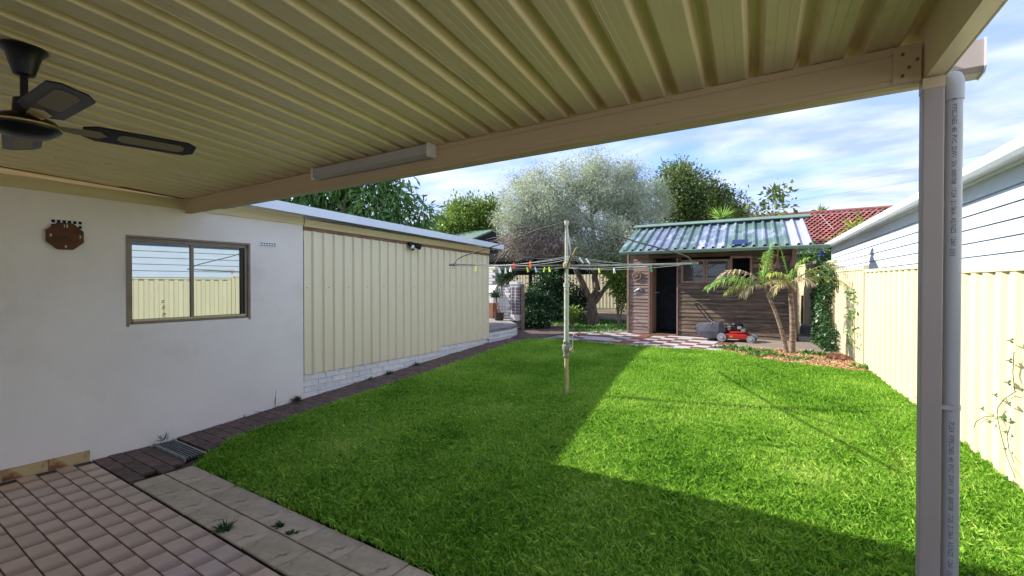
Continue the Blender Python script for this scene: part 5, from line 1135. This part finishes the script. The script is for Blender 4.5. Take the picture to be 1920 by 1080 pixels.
tag(obj('stake', MB().tube([fp(13.6, .10, .75), fp(13.55, .10, 1.45)], .025, 6), 'timber'), 'short brown stake leaning in the passage beside the shed', 'stake')
fl_ = []; c_ = wp(1541, 476, 16.5); P = rng.normal(size=(50, 3))*[.05, .05, .14] + np.array([[c_.x, c_.y, c_.z]]); V, F, t = leaves(P, rng.normal(size=P.shape), .07, .06)
wi = thing('flowering_vine', 'leafy vine with a purple flower spike above the passage fence', 'vine', (c_.x, c_.y, .5)); np_mesh('flower_spike', V, F, 'purple', wi, t)['kind'] = 'stuff'
foliage('foliage', [B(1510, 485, 16.5, 14, 10), B(1548, 480, 16.5, 12, 16), B(1520, 468, 16.5, 20, 5)], 46, 14, .10, .10, .06, 'weed', wi); obj('stem', MB().tube([(c_.x, c_.y, .5), (c_.x, c_.y, c_.z)], .015, 5), 'bark', wi)
# broad-leaved weeds in the near lawn and along wall and joints
def weed(label, x, y, z, n, L_, W_, m, up=.5, group=None, cat='weed'):
    Dn = rng.normal(size=(n, 3)); Dn[:, 2] = np.abs(Dn[:, 2])*up+.12; P = np.repeat(np.array([[x, y, z]]), n, 0) + rng.normal(size=(n, 3))*[L_*.2, L_*.2, 0]
    V, F, t = leaves(P, Dn, L_, W_); tag(np_mesh('weed', V, F, m, None, t), label, cat, group)
for u, v, z, n, L_, W_, up, lab in ((418, 996, .005, 60, .07, .012, .4, 'feathery weed growing in the joint beside the pinkish tiles'), (520, 990, .005, 40, .045, .016, .4, 'low green weed strip in the joint between two pavers'),
     (545, 1003, .005, 26, .04, .016, .4, 'small weed at the end of the paver joint strip'), (290, 821, .03, 14, .10, .008, 1.5, 'tiny grass tuft at the wall foot beside the drain grate'), (432, 782, .03, 16, .10, .010, 2, 'spindly weed at the wall foot below the window'),
     (478, 765, .06, 8, .34, .006, 6, 'tall single weed stalk against the rendered wall'), (556, 752, .15, 40, .07, .025, .8, 'round weed clump at the corner of the render and bricks'), (685, 713, .2, 40, .07, .02, .8, 'green weed at the foot of the white brick base, nearest one'),
     (730, 702, .25, 40, .07, .02, .8, 'green weed at the foot of the white bricks, middle one'), (778, 687, .28, 50, .08, .02, .8, 'green weed at the foot of the white bricks, farthest one')):
    p = atz(u, v, z); weed(lab, max(p.x, WX+.03), p.y, z, n, L_, W_, 'weeddark' if u > 300 or True else 'weed', up)
ll = []
for _ in range(34):
    x = random.uniform(-5.0, -2.2); y = 2.35 + abs(random.gauss(0, .9)); 
    if random.random() < .3: x += random.uniform(0, 2.4)
    rosette(ll, (x, y, g(y)+.03), random.randint(4, 9), random.uniform(.04, .065), random.uniform(.012, .020), up=.9)
tag(merge('lawn_weeds', ll, 'weed'), 'pale broad leaved weeds scattered through the near shaded lawn', 'weeds', kind='stuff')
# overhead cables
for a, b, r_, lab, sg in ((wp(1300, 392, 34), wp(2050, 245, 26), .006, 'upper thin power cable crossing the sky right of the trees', .2), (wp(1300, 405, 34), wp(2050, 275, 26), .006, 'lower thin power cable crossing the sky right of the trees', .2),
                      (Vector((-5.85, 8.45, 2.45)), wp(1062, 480, 14.2), .010, 'grey cable strung from the annex roof corner towards the olive tree', .12)):
    tag(obj('overhead_cable', MB().tube(curve_pts(a, b, sg, 14), r_, 5), 'cable'), lab, 'cable')
print('objects', len(bpy.data.objects))
